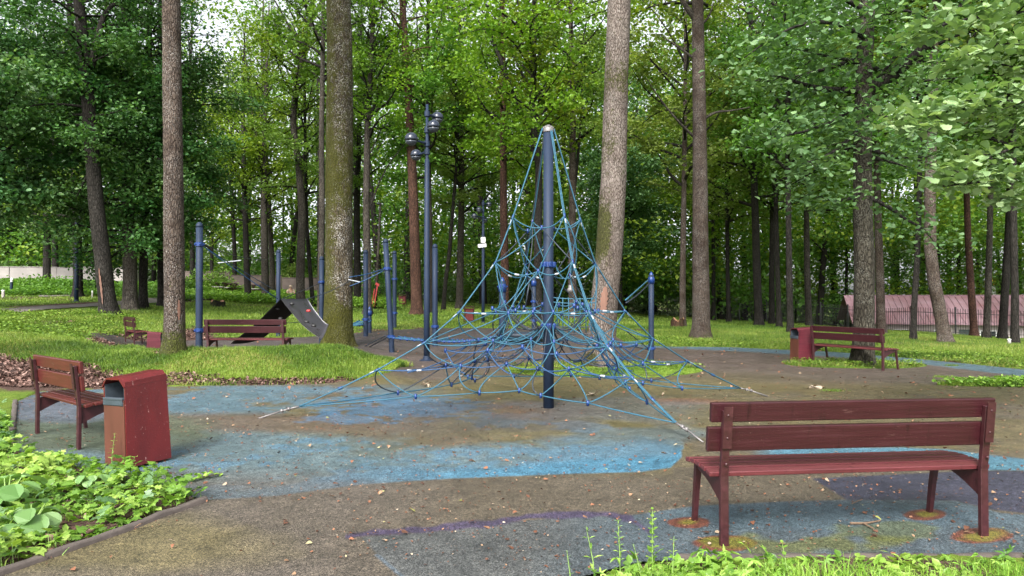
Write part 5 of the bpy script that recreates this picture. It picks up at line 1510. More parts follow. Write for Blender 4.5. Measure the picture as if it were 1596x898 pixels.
def rope_thing(name, label, strands, mat, cat='rope', r=.012, nodes=()):
    a = strands[0][0]; e = tag(None or empty(name, Vector(a)), label, cat); o = Vector(a)
    groups = {}
    for s in strands:
        mm = s[2] if len(s) > 2 else mat; pts = [Vector(p) - o for p in s[:2]]
        groups.setdefault(mm, MB()).tube(arc(pts[0], pts[1], (0, 0, s[3] if len(s) > 3 else -.05)), r, 6)
    for mm, g_ in groups.items(): g_.build('strands', M[mm], e, smooth=True)
    if nodes:
        g_ = MB()
        for p in nodes: g_.ball(Vector(p) - o, .035, 8)
        g_.build('knots', M['post_blue'], e)
    return e
rope_thing('climbing_rope', 'thin blue ropes running down from the tall left post to the climbing sheet', [(P(313, 381, 14.6), P(433, 466, 16.0), 'rope_blue', -.02), (P(314, 382, 14.6), P(428, 452, 19.5), 'rope_blue', -.02), (P(316, 380, 14.6), P(415, 405, 21), 'rope_dark', -.1)], 'rope_blue', r=.010)
rope_thing('climbing_rope', 'dark ropes strung from the climbing sheet to the mossy tree', [(P(478, 466, 16), P(545, 438, 18), 'rope_dark', -.05), (P(440, 466, 16), P(503, 440, 20), 'rope_dark', .0), (P(437, 504, 17), P(520, 500, 20), 'rope_dark', .0)], 'rope_dark', r=.009)
mb = MB(); a = P(340, 410, 17); mb.tube([(0, 0, 0), P(376, 406, 17) - a], .015, 8)
o = mb.build('trapeze_bar', M['ferrule'], None, a); tag(o, 'thin pale horizontal bar hanging in the ropes right of the tall left post', 'bar')
mb = MB(); a = P(543, 436, 18); mb.tube([(0, 0, 0), P(562, 440, 18) - a], .015, 8)
o = mb.build('trapeze_bar', M['ferrule'], None, a); tag(o, 'short pale bar hanging directly right of the mossy tree', 'bar')
rope_thing('climbing_rope', 'blue double rope from the leaning post collar towards the mossy tree', [(P(599, 419, 17.8), P(545, 432, 16.5), 'rope_blue', -.03), (P(599, 421, 17.8), P(545, 446, 17.5), 'rope_blue', -.03)], 'rope_blue', r=.013)
rope_thing('guy_rope', 'dark guy ropes from the foot of the leaning post to the mossy tree', [(P(602, 523, 17.6), GT(568, 540), 'rope_dark', 0), (P(604, 526, 17.6), GT(575, 541), 'rope_dark', 0)], 'rope_dark', r=.016)
rope_thing('guy_rope', 'rope pair joining the short right post to the pyramid edge', [(P(1011, 436, 13.2), P(975, 468, 9.3) , 'rope_teal', 0), (P(1012, 441, 13.2), P(976, 472, 9.3), 'rope_dark', -.03)], 'rope_teal', r=.012)
rope_thing('guy_rope', 'dark slack rope pair at the foot of the short right post', [(P(1010, 543, 13.3), P(975, 515, 12.5), 'rope_dark', 0), (P(1010, 545, 13.3), P(985, 540, 12.5), 'rope_dark', 0)], 'rope_dark', r=.010)
# low rope bridges
_k = MB().ball((0, 0, 0), .035, 8); knot_me = np_mesh('knot', np.array(_k.v), _k.f, [M['post_blue']], True)
def rope_bridge(label, A, Bq, w, n, mat='rope_blue', sag=-.12, rails=False):
    A = Vector(A); Bq = Vector(Bq); e = empty('rope_bridge', A, 0, label, 'rope bridge'); d = Bq - A; lat = Vector((-d.y, d.x, 0)).normalized() * w / 2
    m = MB(); m2 = MB(); ks = []
    for s in (-1, 1): m.tube(arc(lat * s, d + lat * s, (0, 0, sag), 15), .018, 6)
    for i in range(1, n):
        t = i / n; c = d * t + Vector((0, 0, sag * 4 * t * (1 - t))); c2 = d * min(1, t + .6 / n) + Vector((0, 0, sag * 4 * t * (1 - t)))
        m2.tube([c - lat, c + lat], .016, 6); m2.tube([c - lat, c2 + lat], .014, 6); ks += [c + lat, c - lat]
    m.build('side_ropes', M[mat], e, smooth=True); m2.build('rungs', M['rope_teal'], e, smooth=True); [link('knot', knot_me, e, p) for p in ks]
rope_bridge('blue knotted rope bridge from the leaning post to the post right of the globe lamp', P(612, 525, 17.6), P(678, 531, 16.4), .35, 6, sag=-.02)
rope_bridge('blue knotted rope bridge running from the lamp side post to the knobbed post', P(680, 529, 16.4), P(783, 523, 15.6), .6, 13, sag=-.08)
rope_bridge('teal rope ladder right of the mossy tree ending at the round topped post', P(545, 508, 22), P(570, 499, 25.0), .45, 6, 'rope_teal', sag=-.05)
# net wall behind the pyramid (square mesh)
e = empty('climbing_net', P(865, 520, 13.5), 0, 'square mesh rope net hanging behind the right side of the mast', 'climbing net'); o = e.location.copy()
m = MB(); m2 = MB()
for i in range(7):
    x = 868 + i * 9; m.tube([P(x, 464, 13.5) - o, P(x + .5, 519, 13.5) - o], .010, 6)
for py in (464, 471, 490, 508, 519): (m2 if py > 500 else m).tube(arc(P(862, py, 13.5) - o, P(928, py + 1, 13.5) - o, (0, 0, -.02)), .011, 6)
m.build('mesh_ropes', M['rope_teal'], e, smooth=True); m2.build('edge_ropes', M['rope_dark'], e, smooth=True)
# round basket swing seat seen through the net
e = empty('basket_swing', P(818, 527, 12.2), 0, 'dark woven basket seat hanging behind the mast', 'swing seat')
m = MB(); m.lathe([(.05, -.14), (.28, -.10), (.42, -.02), (.48, .05), (.50, .09), (.46, .09), (.40, .02), (.26, -.06), (.03, -.10)], n=20); m.build('basket', M['rope_dark'], e, smooth=True)
m = MB()
for k in range(6):
    a = k * 1.047; m.tube([(.48 * math.cos(a), .48 * math.sin(a), .07), (0, 0, .55)], .011, 6)
m.tube([(0, 0, .5), (.1, 0, 1.1)], .014, 6); m.build('hanging_ropes', M['rope_dark'], e, smooth=True)
e = empty('swivel_fitting', P(889, 456, 10.8), 0, 'small metal swivel hanging in the net right of the mast', 'fitting')
MB().lathe([(.05, 0), (.055, .05), (.03, .08), (.03, .12)], n=10).build('body', M['steel'], e, smooth=True)
MB().tube([(0, 0, .12), (0, 0, .5)], .008, 6).build('hanging_ropes', M['rope_dark'], e)

# black climbing sheet folded over a rope
def sheet():
    N = P(437, 466, 15.6); Ff = P(479, 466, 17.2)
    e = empty('climbing_sheet', Vector((N.x, N.y, h1(N.x, N.y))), 0, 'black rubber climbing sheet folded like a tent with small holds, behind the far bench', 'climbing sheet'); o = e.location.copy()
    def surf(a0, a1, b0, b1, sag, n=14, bul=0.0):
        V = []; Fs = []
        for i in range(n):
            t = i / (n - 1)
            p = a0.lerp(a1, t) + Vector((0, 0, -sag * 4 * t * (1 - t))); q = b0.lerp(b1, t) + Vector((0, 0, -sag * 4 * t * (1 - t)))
            for j in range(n):
                s = j / (n - 1); c = p.lerp(q, s) - o; c.z += bul * math.sin(math.pi * s) * math.sin(math.pi * t) + .02 * math.sin(t * 9 + s * 4) * t; V.append(c)
        for i in range(n - 1):
            for j in range(n - 1): Fs.append([i * n + j, i * n + j + 1, (i + 1) * n + j + 1, (i + 1) * n + j])
        m = len(V); V2 = [v + Vector((0, .01, -.012)) for v in V]
        Fs2 = [[k + m for k in f[::-1]] for f in Fs]
        rim = []
        for i in range(n - 1):
            rim += [[i * n, i * n + m, (i + 1) * n + m, (i + 1) * n], [i * n + n - 1, (i + 1) * n + n - 1, (i + 1) * n + n - 1 + m, i * n + n - 1 + m], [i, i + 1, i + 1 + m, i + m], [(n - 1) * n + i, (n - 1) * n + i + m, (n - 1) * n + i + 1 + m, (n - 1) * n + i + 1]]
        return V + V2, Fs + Fs2 + rim
    V, Fs = surf(N, P(360, 536, 15.2), Ff, P(404, 530, 17.4), .04)
    link('left_flap', np_mesh('left_flap', np.array(V), Fs, [M['sheet_no_sheen']], True), e)
    V, Fs = surf(N + Vector((.01, 0, .004)), P(501, 530, 15.4), Ff + Vector((.01, 0, .004)), P(512, 506, 17.0), .08, bul=-.04)
    link('right_flap', np_mesh('right_flap', np.array(V), Fs, [M['sheet']], True), e)
    for (px, py, d, mt) in ((455, 474, 16.0, 'hold_dark'), (481, 485, 16.2, 'hold_red'), (432, 482, 15.9, 'hold_dark'), (437, 497, 15.9, 'hold_dark'), (478, 502, 15.7, 'hold_dark'), (489, 508, 15.7, 'hold_dark')):
        MB().lathe([(.055, -.02), (.06, .01), (.04, .035), (.01, .04)], P(px, py, d - .12) - o, 10).build('hold', M[mt], e, smooth=True)
M['sheet_no_sheen'] = simple('rubber_sheet_no_sheen', (.010, .010, .011), .75, 0, .3, 3, .2, .01, .25)  # same black rubber without the painted sky sheen
sheet()

# ------------------------------------------------------------------ lamps
def lamp(px, pyb, pytop, w, label, globes, d=None, sign=False, wtop=None):
    B = GT(px, pyb) if d is None else Vector(((px - 798) / F * d, d, h1((px - 798) / F * d, d)))
    d = B.y; hgt = P(px, pytop, d).z - B.z; r = w / F * d / 2
    e = empty('street_lamp', B, 0, label, 'lamp')
    m = MB(); zs = P(px, globes[-1][1] + 6, d).z - B.z
    m.lathe([(r * 1.05, -.05), (r * 1.05, hgt * .25), (r * .85, zs - .02), (r * .55, zs), (r * .5, hgt)], n=18); m.build('pole', M['post'], e, smooth=True)
    m = MB(); m.lathe([(r * 2.6, 0), (r * 2.6, .025), (r * 1.35, .03), (r * 1.15, .11), (r * 1.02, .12)], n=18)
    for k in range(4): m.lathe([(.014, .02), (.014, .05)], (r * 2 * math.cos(k * 1.57 + .7), r * 2 * math.sin(k * 1.57 + .7), 0), 6)
    m.build('base_plate', M['post'], e)
    for (gx_, gy_, gd, gr) in globes:
        q = P(gx_, gy_, d + gd) - B; R_g = gr / F * (d + gd)
        m = MB(); n_ = 10
        m.lathe([(R_g * math.sin(math.pi * i / 18), -R_g * math.cos(math.pi * i / 18) * -1) for i in range(0, 11)][::-1], q, 22); g_ = m.build('globe', M['lamp_dark'], e, smooth=True)
        m = MB(); m.lathe([(R_g * .97 * math.sin(math.pi * i / 18), -R_g * .97 * math.cos(math.pi * i / 18)) for i in range(0, 8)], q, 22); m.build('glass', M['lamp_glass'], g_, smooth=True)
        m = MB(); zc = q.z
        m.tube([(0, 0, zc), (q.x * .55, q.y * .55, zc), (q.x * .9, q.y * .9, zc)], [.028, .024, .035], 8); m.lathe([(r * .95, zc - .06), (r * .95, zc + .06)], n=14)
        m.build('bracket', M['post'], e)
    if sign:
        q = P(753, 374, d - .1) - B; m = MB(); m.box(q, (.20, .02, .24), None, .004); m.build('small_sign', M['white'], e)
        q = P(751.5, 383, d - .1) - B; m = MB(); m.box(q, (.36, .02, .15), Matrix.Rotation(R(-6), 4, 'Y'), .004); s_ = m.build('number_sign', M['white'], e)
    return e
lamp(665, 563, 163, 9, 'tall slate blue street lamp with four dark globes left of the pyramid', [(682, 184, .35, 9.5), (676, 197, -.35, 10), (641, 217, -.45, 10.5), (648.5, 242, .35, 9)])
lamp(753, 505, 312, 5, 'smaller four globe lamp in the background carrying two white plates', [(762, 319, .3, 4.6), (746.5, 327, -.3, 4.6), (739.5, 337, -.4, 4.6), (755.5, 344, .5, 4.3)], sign=True)
lamp(119, 471, 336, 6, 'dark lamp pole with a single globe on the left lawn', [(127, 339, -.2, 4.2)])

# leaning rescue pole with red band, bollards, stumps, picnic sets, person
B = GT(585, 482); e = empty('tall_pole', B, 0, 'thin leaning grey pole wrapped in red cloth behind the rope posts', 'pole')
t = P(593, 316, B.y) - B
MB().tube([(0, 0, -.1), t], [.09, .06], 10).build('shaft', M['bark_grey'], e, smooth=True)
m = MB(); m.ball(t + Vector((-.1, 0, -.05)), .13, 10, .6); m.build('lamp_head', M['lamp_glass'], e)
m = MB(); a = P(583, 478, B.y - .15) - B; b = P(589, 442, B.y - .15) - B; m.bar(a, b, .10, .07); m.bar(P(580, 474, B.y - .2) - B, P(584, 450, B.y - .2) - B, .06, .05); m.bar(b - Vector((.12, 0, 0)), b + Vector((.08, 0, -.1)), .12, .14); m.build('red_wrap', M['red_cloth'], e)

def bollard(px, py, hpx, wpx, label, lamp_=True, tilt=0):
    B = GT(px, py); d = B.y; hh = hpx / F * d; r = wpx / F * d / 2
    e = empty('bollard', B, 0, label, 'bollard'); e.rotation_euler = (0, tilt, 0)
    MB().lathe([(r, -.05), (r, hh * .75)], n=12).build('body', M['post'] if lamp_ else M['concrete'], e, smooth=False)
    MB().lathe([(r * .8, hh * .75), (r * .8, hh * .88), (r * 1.15, hh * .88), (r * 1.1, hh * .95), (r * .3, hh)], n=12).build('light_cap', M['white'], e)
bollard(17, 459, 26, 4, 'slim dark lawn light leaning slightly before the pale wall', tilt=R(3))
bollard(5, 464, 12, 4.5, 'squat grey bollard with a white top at the left edge', False)
bollard(144, 465, 12, 2.5, 'tiny pale bollard light right of the dark lamp pole', False)
bollard(1573, 540, 12, 5, 'low lawn bollard with a white cap near the right edge', False)

def stump(px, py, wpx, hpx, label, mat='bark_dark', seed=1):
    B = GT(px, py); d = B.y; r = wpx / F * d / 2; hh = hpx / F * d
    e = empty('tree_stump', B, 0, label, 'stump'); n = 26; rg = np.random.RandomState(seed)
    m = 8; V = []; Fs = []; top = hh * (1 + .22 * np.sin(np.arange(n) * .9 + seed) + rg.normal(0, .08, n))
    for i in range(m):
        t = i / (m - 1); rad = r * (1.25 - .35 * min(1, t * 2.2)) 
        for k in range(n):
            a = 2 * math.pi * k / n; w_ = 1 + .13 * math.sin(5 * a + seed) * (1 - t * .5) + .04 * math.sin(11 * a); V.append((rad * w_ * math.cos(a), rad * w_ * math.sin(a), -.08 + (top[k] + .08) * t))
    for i in range(m - 1):
        for k in range(n): Fs.append([i * n + k, i * n + (k + 1) % n, (i + 1) * n + (k + 1) % n, (i + 1) * n + k])
    link('bark', np_mesh('bark', np.array(V), Fs, [M[mat]], True, {'moss': np.full(len(V), .35)}), e)
    ring = V[-n:]; c = (0, 0, hh * .8); mb = MB(); mb.add([tuple(np.array(v) * .97) for v in ring] + [c], [(k, (k + 1) % n, n) for k in range(n)]); mb.build('cut_face', M['wood_end'], e)
stump(340, 478, 23, 9, 'dark mossy stump on the lawn right of the tall left post', seed=3)
stump(1056, 511, 22, 13, 'broken reddish stump at the foot of the narrow trunk', 'bark_pine', 7)
stump(733, 487, 12, 5, 'low flat stump remains behind the small red bin', 'bark_dark', 5)

def picnic(px, py, wpx, label, rz=.1):
    B = GT(px, py); d = B.y; w = wpx / F * d; e = empty('picnic_bench', B, rz, label, 'picnic bench')
    for y, z, dp in ((-.65, .45, .28), (0, .72, .7), (.65, .45, .28)):
        MB().box((0, y, z), (w, dp, .05), None, .01).build('table_top' if z > .6 else 'seat', M['concrete'] if z < .6 else M['frame'], e)
    for s in (-1, 1):
        MB().bar((s * w * .35, -.6, 0), (s * w * .35, .3, .72), .08, .08).bar((s * w * .35, .6, 0), (s * w * .35, -.3, .72), .08, .08).box((s * w * .35, 0, .42), (.07, 1.5, .07)).build('trestle', M['twig'], e)
picnic(345, 458, 17, 'left one of two weathered picnic benches before the dark wall')
picnic(361, 459, 14, 'right one of the two weathered picnic benches near the thin trunk pair', -.2)
picnic(401, 461, 17, 'picnic bench between the slim dark tree and the broad foot trunk', .05)

# small crouching figure beyond the sheet
B = GT(453, 469); e = empty('person', B, R(20), 'person in beige top and cap crouching on the lawn beyond the black climbing sheet', 'person')
def skin_body(verts, edges, rads, name, mat, parent, root=0):
    me = bpy.data.meshes.new(name); me.from_pydata(verts, edges, []); o = link(name, me, parent)
    sm = o.modifiers.new('skin', 'SKIN'); 
    for i, r in enumerate(rads): me.skin_vertices[0].data[i].radius = (r, r)
    me.skin_vertices[0].data[root].use_root = True
    ss = o.modifiers.new('sub', 'SUBSURF'); ss.levels = 2; ss.render_levels = 2
    me.materials.append(mat); return o
M['skin'] = simple('skin', (.42, .24, .17), .6); M['beige'] = simple('beige_cloth', (.40, .31, .23), .8); M['trouser'] = simple('dark_trousers', (.03, .03, .04), .8)
V = [(0, 0, .30), (0, -.05, .48), (0, -.12, .66), (0, -.16, .76), (0, -.20, .88),
     (.17, -.12, .68), (.24, -.26, .52), (.18, -.42, .44), (-.17, -.12, .68), (-.24, -.26, .52), (-.16, -.42, .46),
     (.11, -.02, .28), (.16, -.36, .36), (.15, -.18, .05), (.15, -.30, .03), (-.11, -.02, .28), (-.16, -.36, .36), (-.15, -.18, .05), (-.15, -.30, .03)]
Ed = [(0, 1), (1, 2), (2, 3), (3, 4), (2, 5), (5, 6), (6, 7), (2, 8), (8, 9), (9, 10), (0, 11), (11, 12), (12, 13), (13, 14), (0, 15), (15, 16), (16, 17), (17, 18)]
Rr = [.15, .14, .14, .055, .09, .06, .045, .035, .06, .045, .035, .10, .07, .05, .04, .10, .07, .05, .04]
body = skin_body(V, Ed, Rr, 'body', M['skin'], e)
skin_body([V[0], V[1], V[2], V[5], V[6], V[8], V[9]], [(0, 1), (1, 2), (2, 3), (3, 4), (2, 5), (5, 6)], [.165, .155, .155, .075, .058, .075, .058], 'shirt', M['beige'], body)
skin_body([V[0], V[11], V[12], V[13], V[15], V[16], V[17]], [(0, 1), (1, 2), (2, 3), (0, 4), (4, 5), (5, 6)], [.16, .115, .085, .06, .115, .085, .06], 'trousers', M['trouser'], body)
MB().lathe([(.115, .0), (.11, .04), (.08, .09), (.02, .11)], (0, -.20, .90), 12).box((0, -.32, .915), (.15, .12, .015), None, .005).build('cap', M['beige'], body, smooth=True)
m = MB(); m.lathe([(.05, 0), (.15, .05), (.17, .16), (.10, .27), (.05, .31)], (0, 0, 0), 12); o = m.build('bag', M['white'], None, B + Vector((.2, -.55, .0)), smooth=True); tag(o, 'small white bag lying beside the crouching person', 'bag')
# ------------------------------------------------------------------ ground cover
M['weed_stem'] = simple('weed_stem', (.16, .26, .06), .7)
nr = np.random.RandomState(42)
def blades(name, X, Y, hgt, wid, tint, mat, lean=.35, seg=2, zoff=0.0, clipz=True):
    n = len(X); Z = H(X, Y) + zoff
    a = nr.uniform(0, 6.28, n); ln = np.abs(nr.normal(0, lean, n)) * hgt; b = nr.uniform(0, 6.28, n)
    dx, dy = np.cos(a) * wid, np.sin(a) * wid; lx, ly = np.cos(b) * ln, np.sin(b) * ln
    base = np.stack([X, Y, Z - .01], 1)
    if seg == 1:
        V = np.stack([base - np.stack([dx, dy, 0 * dx], 1), base + np.stack([dx, dy, 0 * dx], 1), base + np.stack([lx, ly, hgt], 1)], 1)
        Fs = np.arange(n * 3).reshape(n, 3); rep = 3
        return link(name, np_mesh(name, V.reshape(-1, 3), Fs, [mat], False, {'tint': np.repeat(np.clip(tint, 0, 1), rep)}))
    d = np.stack([dx, dy, 0 * dx], 1); m1 = base + np.stack([lx * .3, ly * .3, hgt * .6], 1); t1 = base + np.stack([lx, ly, hgt * (1 - .25 * (ln / np.maximum(hgt, 1e-3)))], 1)
    V = np.stack([base - d, base + d, m1 + d * .75, m1 - d * .75, t1], 1); k = np.arange(n)[:, None] * 5
    Fs = np.concatenate([np.concatenate([k + 0, k + 1, k + 2], 1), np.concatenate([k + 0, k + 2, k + 3], 1), np.concatenate([k + 3, k + 2, k + 4], 1)])
    return link(name, np_mesh(name, V.reshape(-1, 3), Fs, [mat], False, {'tint': np.repeat(np.clip(tint, 0, 1), 5)}))

def scatter(pxlo, pxhi, dlo, dhi, n, power=1.0):
    d = dlo + (dhi - dlo) * nr.rand(n) ** power; px = nr.uniform(pxlo, pxhi, n); return (px - 798) / F * d, d
def dirt_at(x, y):
    px, py = proj(x, y, H(x, y)); v = np.zeros_like(x)
    def b(cx, cy, rx, ry): return np.clip(1.15 - np.hypot((px - cx) / rx, (py - cy) / ry), 0, 1)
    for q in ((60, 588, 150, 28, 1.5), (-60, 585, 160, 34, 1.5), (290, 590, 90, 12, .6), (185, 535, 75, 15, 1.1), (300, 528, 60, 22, 1.0), (70, 505, 90, 8, .6), (250, 545, 60, 12, .8), (655, 556, 40, 20, 1.2), (1000, 514, 30, 6, .8), (1430, 521, 60, 5, .9), (940, 572, 40, 10, .5), (660, 487, 30, 6, .5)):
        v = np.maximum(v, b(*q[:4]) * q[4])
    v = np.maximum(v, np.where(px < 260, 1.3, .75) * np.clip(1 - np.abs(py - 598 + np.clip(px - 400, 0, 400) * .02) / np.where(px < 260, 14, 7), 0, 1) * (px < 640))
    return v + (fbm(x, y, .8, 61) - .5) * .7
PATHX = [(-30, 0)]
def on_path(x, y):
    px, py = proj(x, y, H(x, y))
    c = np.interp(px, [-260, -60, 60, 140, 230, 330], [503, 492, 482, 477, 470, 466]); return (np.abs(py - c) < np.interp(px, [-260, 330], [9, 3])) & (px < 330)
# mound and near lawn on the left
x, y = scatter(-250, 700, 10.9, 15.5, 210000)
ok = ~on_play(x, y) & (dirt_at(x, y) < .42 + nr.normal(0, .10, len(x))); x, y = x[ok], y[ok]
hh = .025 + .09 * fbm(x, y, .7, 71) + nr.uniform(0, .045, len(x)); hh *= 1 + .6 * sstep(12.2, 13.2, y)
tt = .55 + (fbm(x, y, .9, 72) - .5) * 1.8 + nr.normal(0, .2, len(x))
q = (nr.rand(len(x)) < .10 + .5 * sstep(.5, .62, fbm(x, y, 1.1, 78)))
tag(blades('grass', x[q], y[q], hh[q] * .8, .005, tt[q], M['straw'], .7), 'yellowing dry grass mixed into the mound', 'grass', kind='stuff')
q = ~q; x, y, hh, tt = x[q], y[q], hh[q], tt[q]
tag(blades('grass', x, y, hh, .0055, tt, M['grass'], .5), 'long bright grass covering the mound between the two left benches', 'grass', kind='stuff')
# lawns farther out
x, y = scatter(-250, 1850, 14, 30, 260000, 1.15)
ok = ~on_play(x, y) & ~on_path(x, y) & (dirt_at(x, y) < .5 + nr.normal(0, .12, len(x))); x, y = x[ok], y[ok]
hh = .05 + .09 * fbm(x, y, 1.2, 73) + nr.uniform(0, .05, len(x))
tt = .6 + (fbm(x, y, 1.5, 74) - .5) * 1.7 + nr.normal(0, .2, len(x))
q = (nr.rand(len(x)) < .06 + .3 * sstep(.5, .6, fbm(x, y, 1.9, 79)))
tag(blades('grass', x[q], y[q], hh[q] * .8, .009, tt[q], M['straw'], .7, 1), 'dry yellow blades scattered through the lawn', 'grass', kind='stuff')
kp = ~q & ((fbm(x, y, 2.6, 44) < .62) | (nr.rand(len(x)) < .45)); x, y, hh, tt = x[kp], y[kp], hh[kp], tt[kp]
tag(blades('grass', x, y, hh, .010, tt, M['grass'], .5, 1), 'short bright lawn grass around the far edge of the playground', 'grass', kind='stuff')
x, y = scatter(-300, 1900, 29, 75, 230000, 1.3)
ok = ~on_path(x, y); x, y = x[ok], y[ok]
hh = .03 + .10 * fbm(x, y, 3, 75) + nr.uniform(0, .05, len(x))
tt = .6 + (fbm(x, y, 4, 76) - .5) * 1.7 + nr.normal(0, .18, len(x))
tag(blades('grass', x, y, hh, .022, tt, M['grass'], .5, 1), 'far park lawn running back under the trees', 'grass', kind='stuff')
# rough taller plants at the back of the left lawn
def herb(name, label, X, Y, hgt, size, mat, kind='diamond', per=10, spread=.12, cat='ground cover'):
    n = len(X); Z = H(X, Y); k = per
    Pn = np.repeat(np.stack([X, Y, Z], 1), k, 0) + nr.normal(0, 1, (n * k, 3)) * np.array([spread, spread, 0]); Pn[:, 2] += np.repeat(hgt, k) * nr.uniform(.25, 1.0, n * k)
    m = n * k; Nn = nr.normal(0, 1, (m, 3)) * np.array([.4, .4, .2]) + np.array([0, 0, 1.0])
    T = np.repeat(nr.normal(.5, .16, n), k) + nr.normal(0, .13, m)
    return tag(link(name, leaves_mesh(name, Pn, Nn, nr.uniform(0, 6.28, m), size * nr.uniform(.6, 1.3, m), kind, M[mat], T)), label, cat, kind='stuff')
x, y = scatter(-200, 300, 36, 50, 6000); herb('undergrowth', 'leafy undergrowth in front of the pale wall', x, y, .15 + .35 * fbm(x, y, 3, 4), .16, 'leaf_mid', spread=.2)
x, y = scatter(280, 620, 38, 50, 3600); herb('undergrowth', 'light green undergrowth before the dark wall', x, y, .2 + .5 * fbm(x, y, 3, 4), .16, 'weed', spread=.2)
x, y = scatter(-200, 215, 15, 25, 1700)
ok = (dirt_at(x, y) < .45); herb('low_plants', 'low leafy plants on the bank behind the left bench', x[ok], y[ok], .05 + .16 * fbm(x[ok], y[ok], 1.5, 8), .075, 'grass', spread=.10)
x, y = scatter(1000, 1700, 13.5, 25, 2600); xx, yy = proj(x, y, H(x, y)); ok = ~on_play(x, y) & (yy > np.interp(xx, [1000, 1200, 1596], [528, 537, 560]))
herb('low_plants', 'low clumps fringing the lawn along the blue edging strip', x[ok], y[ok], np.full(ok.sum(), .13), .06, 'grass', spread=.08)
# islands
def isle(I, n, label, mt, hgt, size, per=6):
    I_ = np.array(I); x = nr.uniform(I_[:, 0].min(), I_[:, 0].max(), n); y = nr.uniform(I_[:, 1].min(), I_[:, 1].max(), n); ok = inpoly(x, y, I); x, y = x[ok], y[ok]
    ok = fbm(x, y, .5, 9) > .36; x, y = x[ok], y[ok]
    tag(blades('grass', x, y, hgt * (.5 + fbm(x, y, .4, 5)), .006, .5 + (fbm(x, y, .6, 6) - .5) * 1.4 + nr.normal(0, .12, len(x)), M[mt], .6), label, 'grass', kind='stuff')
isle(ISL1, 42000, 'mossy grass island around the foot of the pale leaning tree', 'grass', .045, .03)
isle(ISL2, 18000, 'mossy grass island around the foot of the big oak', 'grass', .045, .03)
isle(ISL3, 9000, 'narrow weedy grass patch at the right edge of the rubber surface', 'grass', .10, .03)
I_ = np.array(ISL3); x = nr.uniform(I_[:, 0].min(), I_[:, 0].max(), 700); y = nr.uniform(I_[:, 1].min(), I_[:, 1].max(), 700); ok = inpoly(x, y, ISL3)
herb('low_plants', 'leafy weeds in the narrow patch at the right edge', x[ok], y[ok], np.full(ok.sum(), .13), .06, 'weed', 'hex', 8, .07)
for (px, py) in ((1484, 571), (1470, 589), (1300, 611)):
    g = GT(px, py); x = g.x + nr.normal(0, .09, 260); y = g.y + nr.normal(0, .06, 260)
    tag(blades('grass_tuft', x, y, nr.uniform(.02, .07, 260), .005, nr.normal(.55, .15, 260), M['grass'], .7), {1484: 'little grass tuft on the dark rubber right of the oak island', 1470: 'flat grass tuft in front of the oak island', 1300: 'small green sprig lying on the rubber before the oak bench'}[px], 'grass', kind='stuff')

# weed bed on the left
def region(poly, n):
    A = np.array(poly); x = nr.uniform(A[:, 0].min(), A[:, 0].max(), n); y = nr.uniform(A[:, 1].min(), A[:, 1].max(), n); ok = inpoly(x, y, poly); return x[ok], y[ok]
BED = [(K_A[0] - .03, K_A[1] + .02), (K_C[0] - .05, K_C[1]), (-6.5, 1.5), (-8.5, 6.0), W2(-30, 640), W2(8, 650), W2(20, 706), W2(150, 738), W2(250, 757)]
def weeds(poly, n, hmax, size, mat, kind, name, label, k=3, tilt=.35, seed=0):
    x, y = region(poly, n); dn = fbm(x, y, .55, 81 + seed); ok = dn > .30; x, y, dn = x[ok], y[ok], dn[ok]
    hg = hmax * (.25 + 1.1 * np.clip((dn - .28) / .35, 0, 1)) * nr.uniform(.4, 1.1, len(x)); Z = H(x, y)
    # three leaflets at each stalk top
    Pn = np.repeat(np.stack([x, y, Z + hg], 1), k, 0); m = len(Pn)
    A0 = np.repeat(nr.uniform(0, 6.28, len(x)), k) + np.tile(np.arange(k) * 2 * math.pi / max(k, 1) * .62, len(x))
    tl = np.repeat(nr.normal(0, tilt, (len(x), 2)), k, 0); Nn = np.concatenate([tl, np.ones((m, 1))], 1) + nr.normal(0, .18, (m, 3))
    T = np.repeat(.5 + (fbm(x, y, .35, 85) - .5) * 1.7 + nr.normal(0, .16, len(x)), k) + nr.normal(0, .10, m)
    leaf = leaves_mesh(name, Pn, Nn, A0, size * nr.uniform(.6, 1.25, m), kind, M[mat], T)
    o = tag(link(name, leaf), label, 'ground cover', kind='stuff')
    return x, y, Z + hg
sx, sy, sz_ = weeds(BED, 14000, .125, .062, 'weed', 'weed', 'weed_leaves', 'lush light green weeds filling the bed at the lower left')
weeds(BED, 11000, .08, .045, 'weed', 'hex', 'weed_leaves', 'small low weed leaves under the taller ones at the lower left', 3, .5, 0)
weeds(BED, 1500, .15, .058, 'leaf_cool', 'weed', 'weed_leaves', 'darker bluish weed clumps near the red bin and along the bed', 3, .4, 4)
m = MB()
for i in range(0, len(sx), 4): m.tube([(sx[i] + .01, sy[i], float(H(sx[i], sy[i])) - .02), (sx[i], sy[i], sz_[i])], [.0025, .0015], 3, False)
tag(m.build('weed_stems', M['weed_stem']), 'thin stems of the weeds at the lower left', 'ground cover', kind='stuff')
x, y = region(BED, 26000); ok = fbm(x, y, .4, 88) > .45; x, y = x[ok], y[ok]
tag(blades('grass', x, y, nr.uniform(.03, .12, len(x)), .003, nr.normal(.6, .15, len(x)), M['grass'], .6), 'thin grass between the weeds at the lower left', 'grass', kind='stuff')

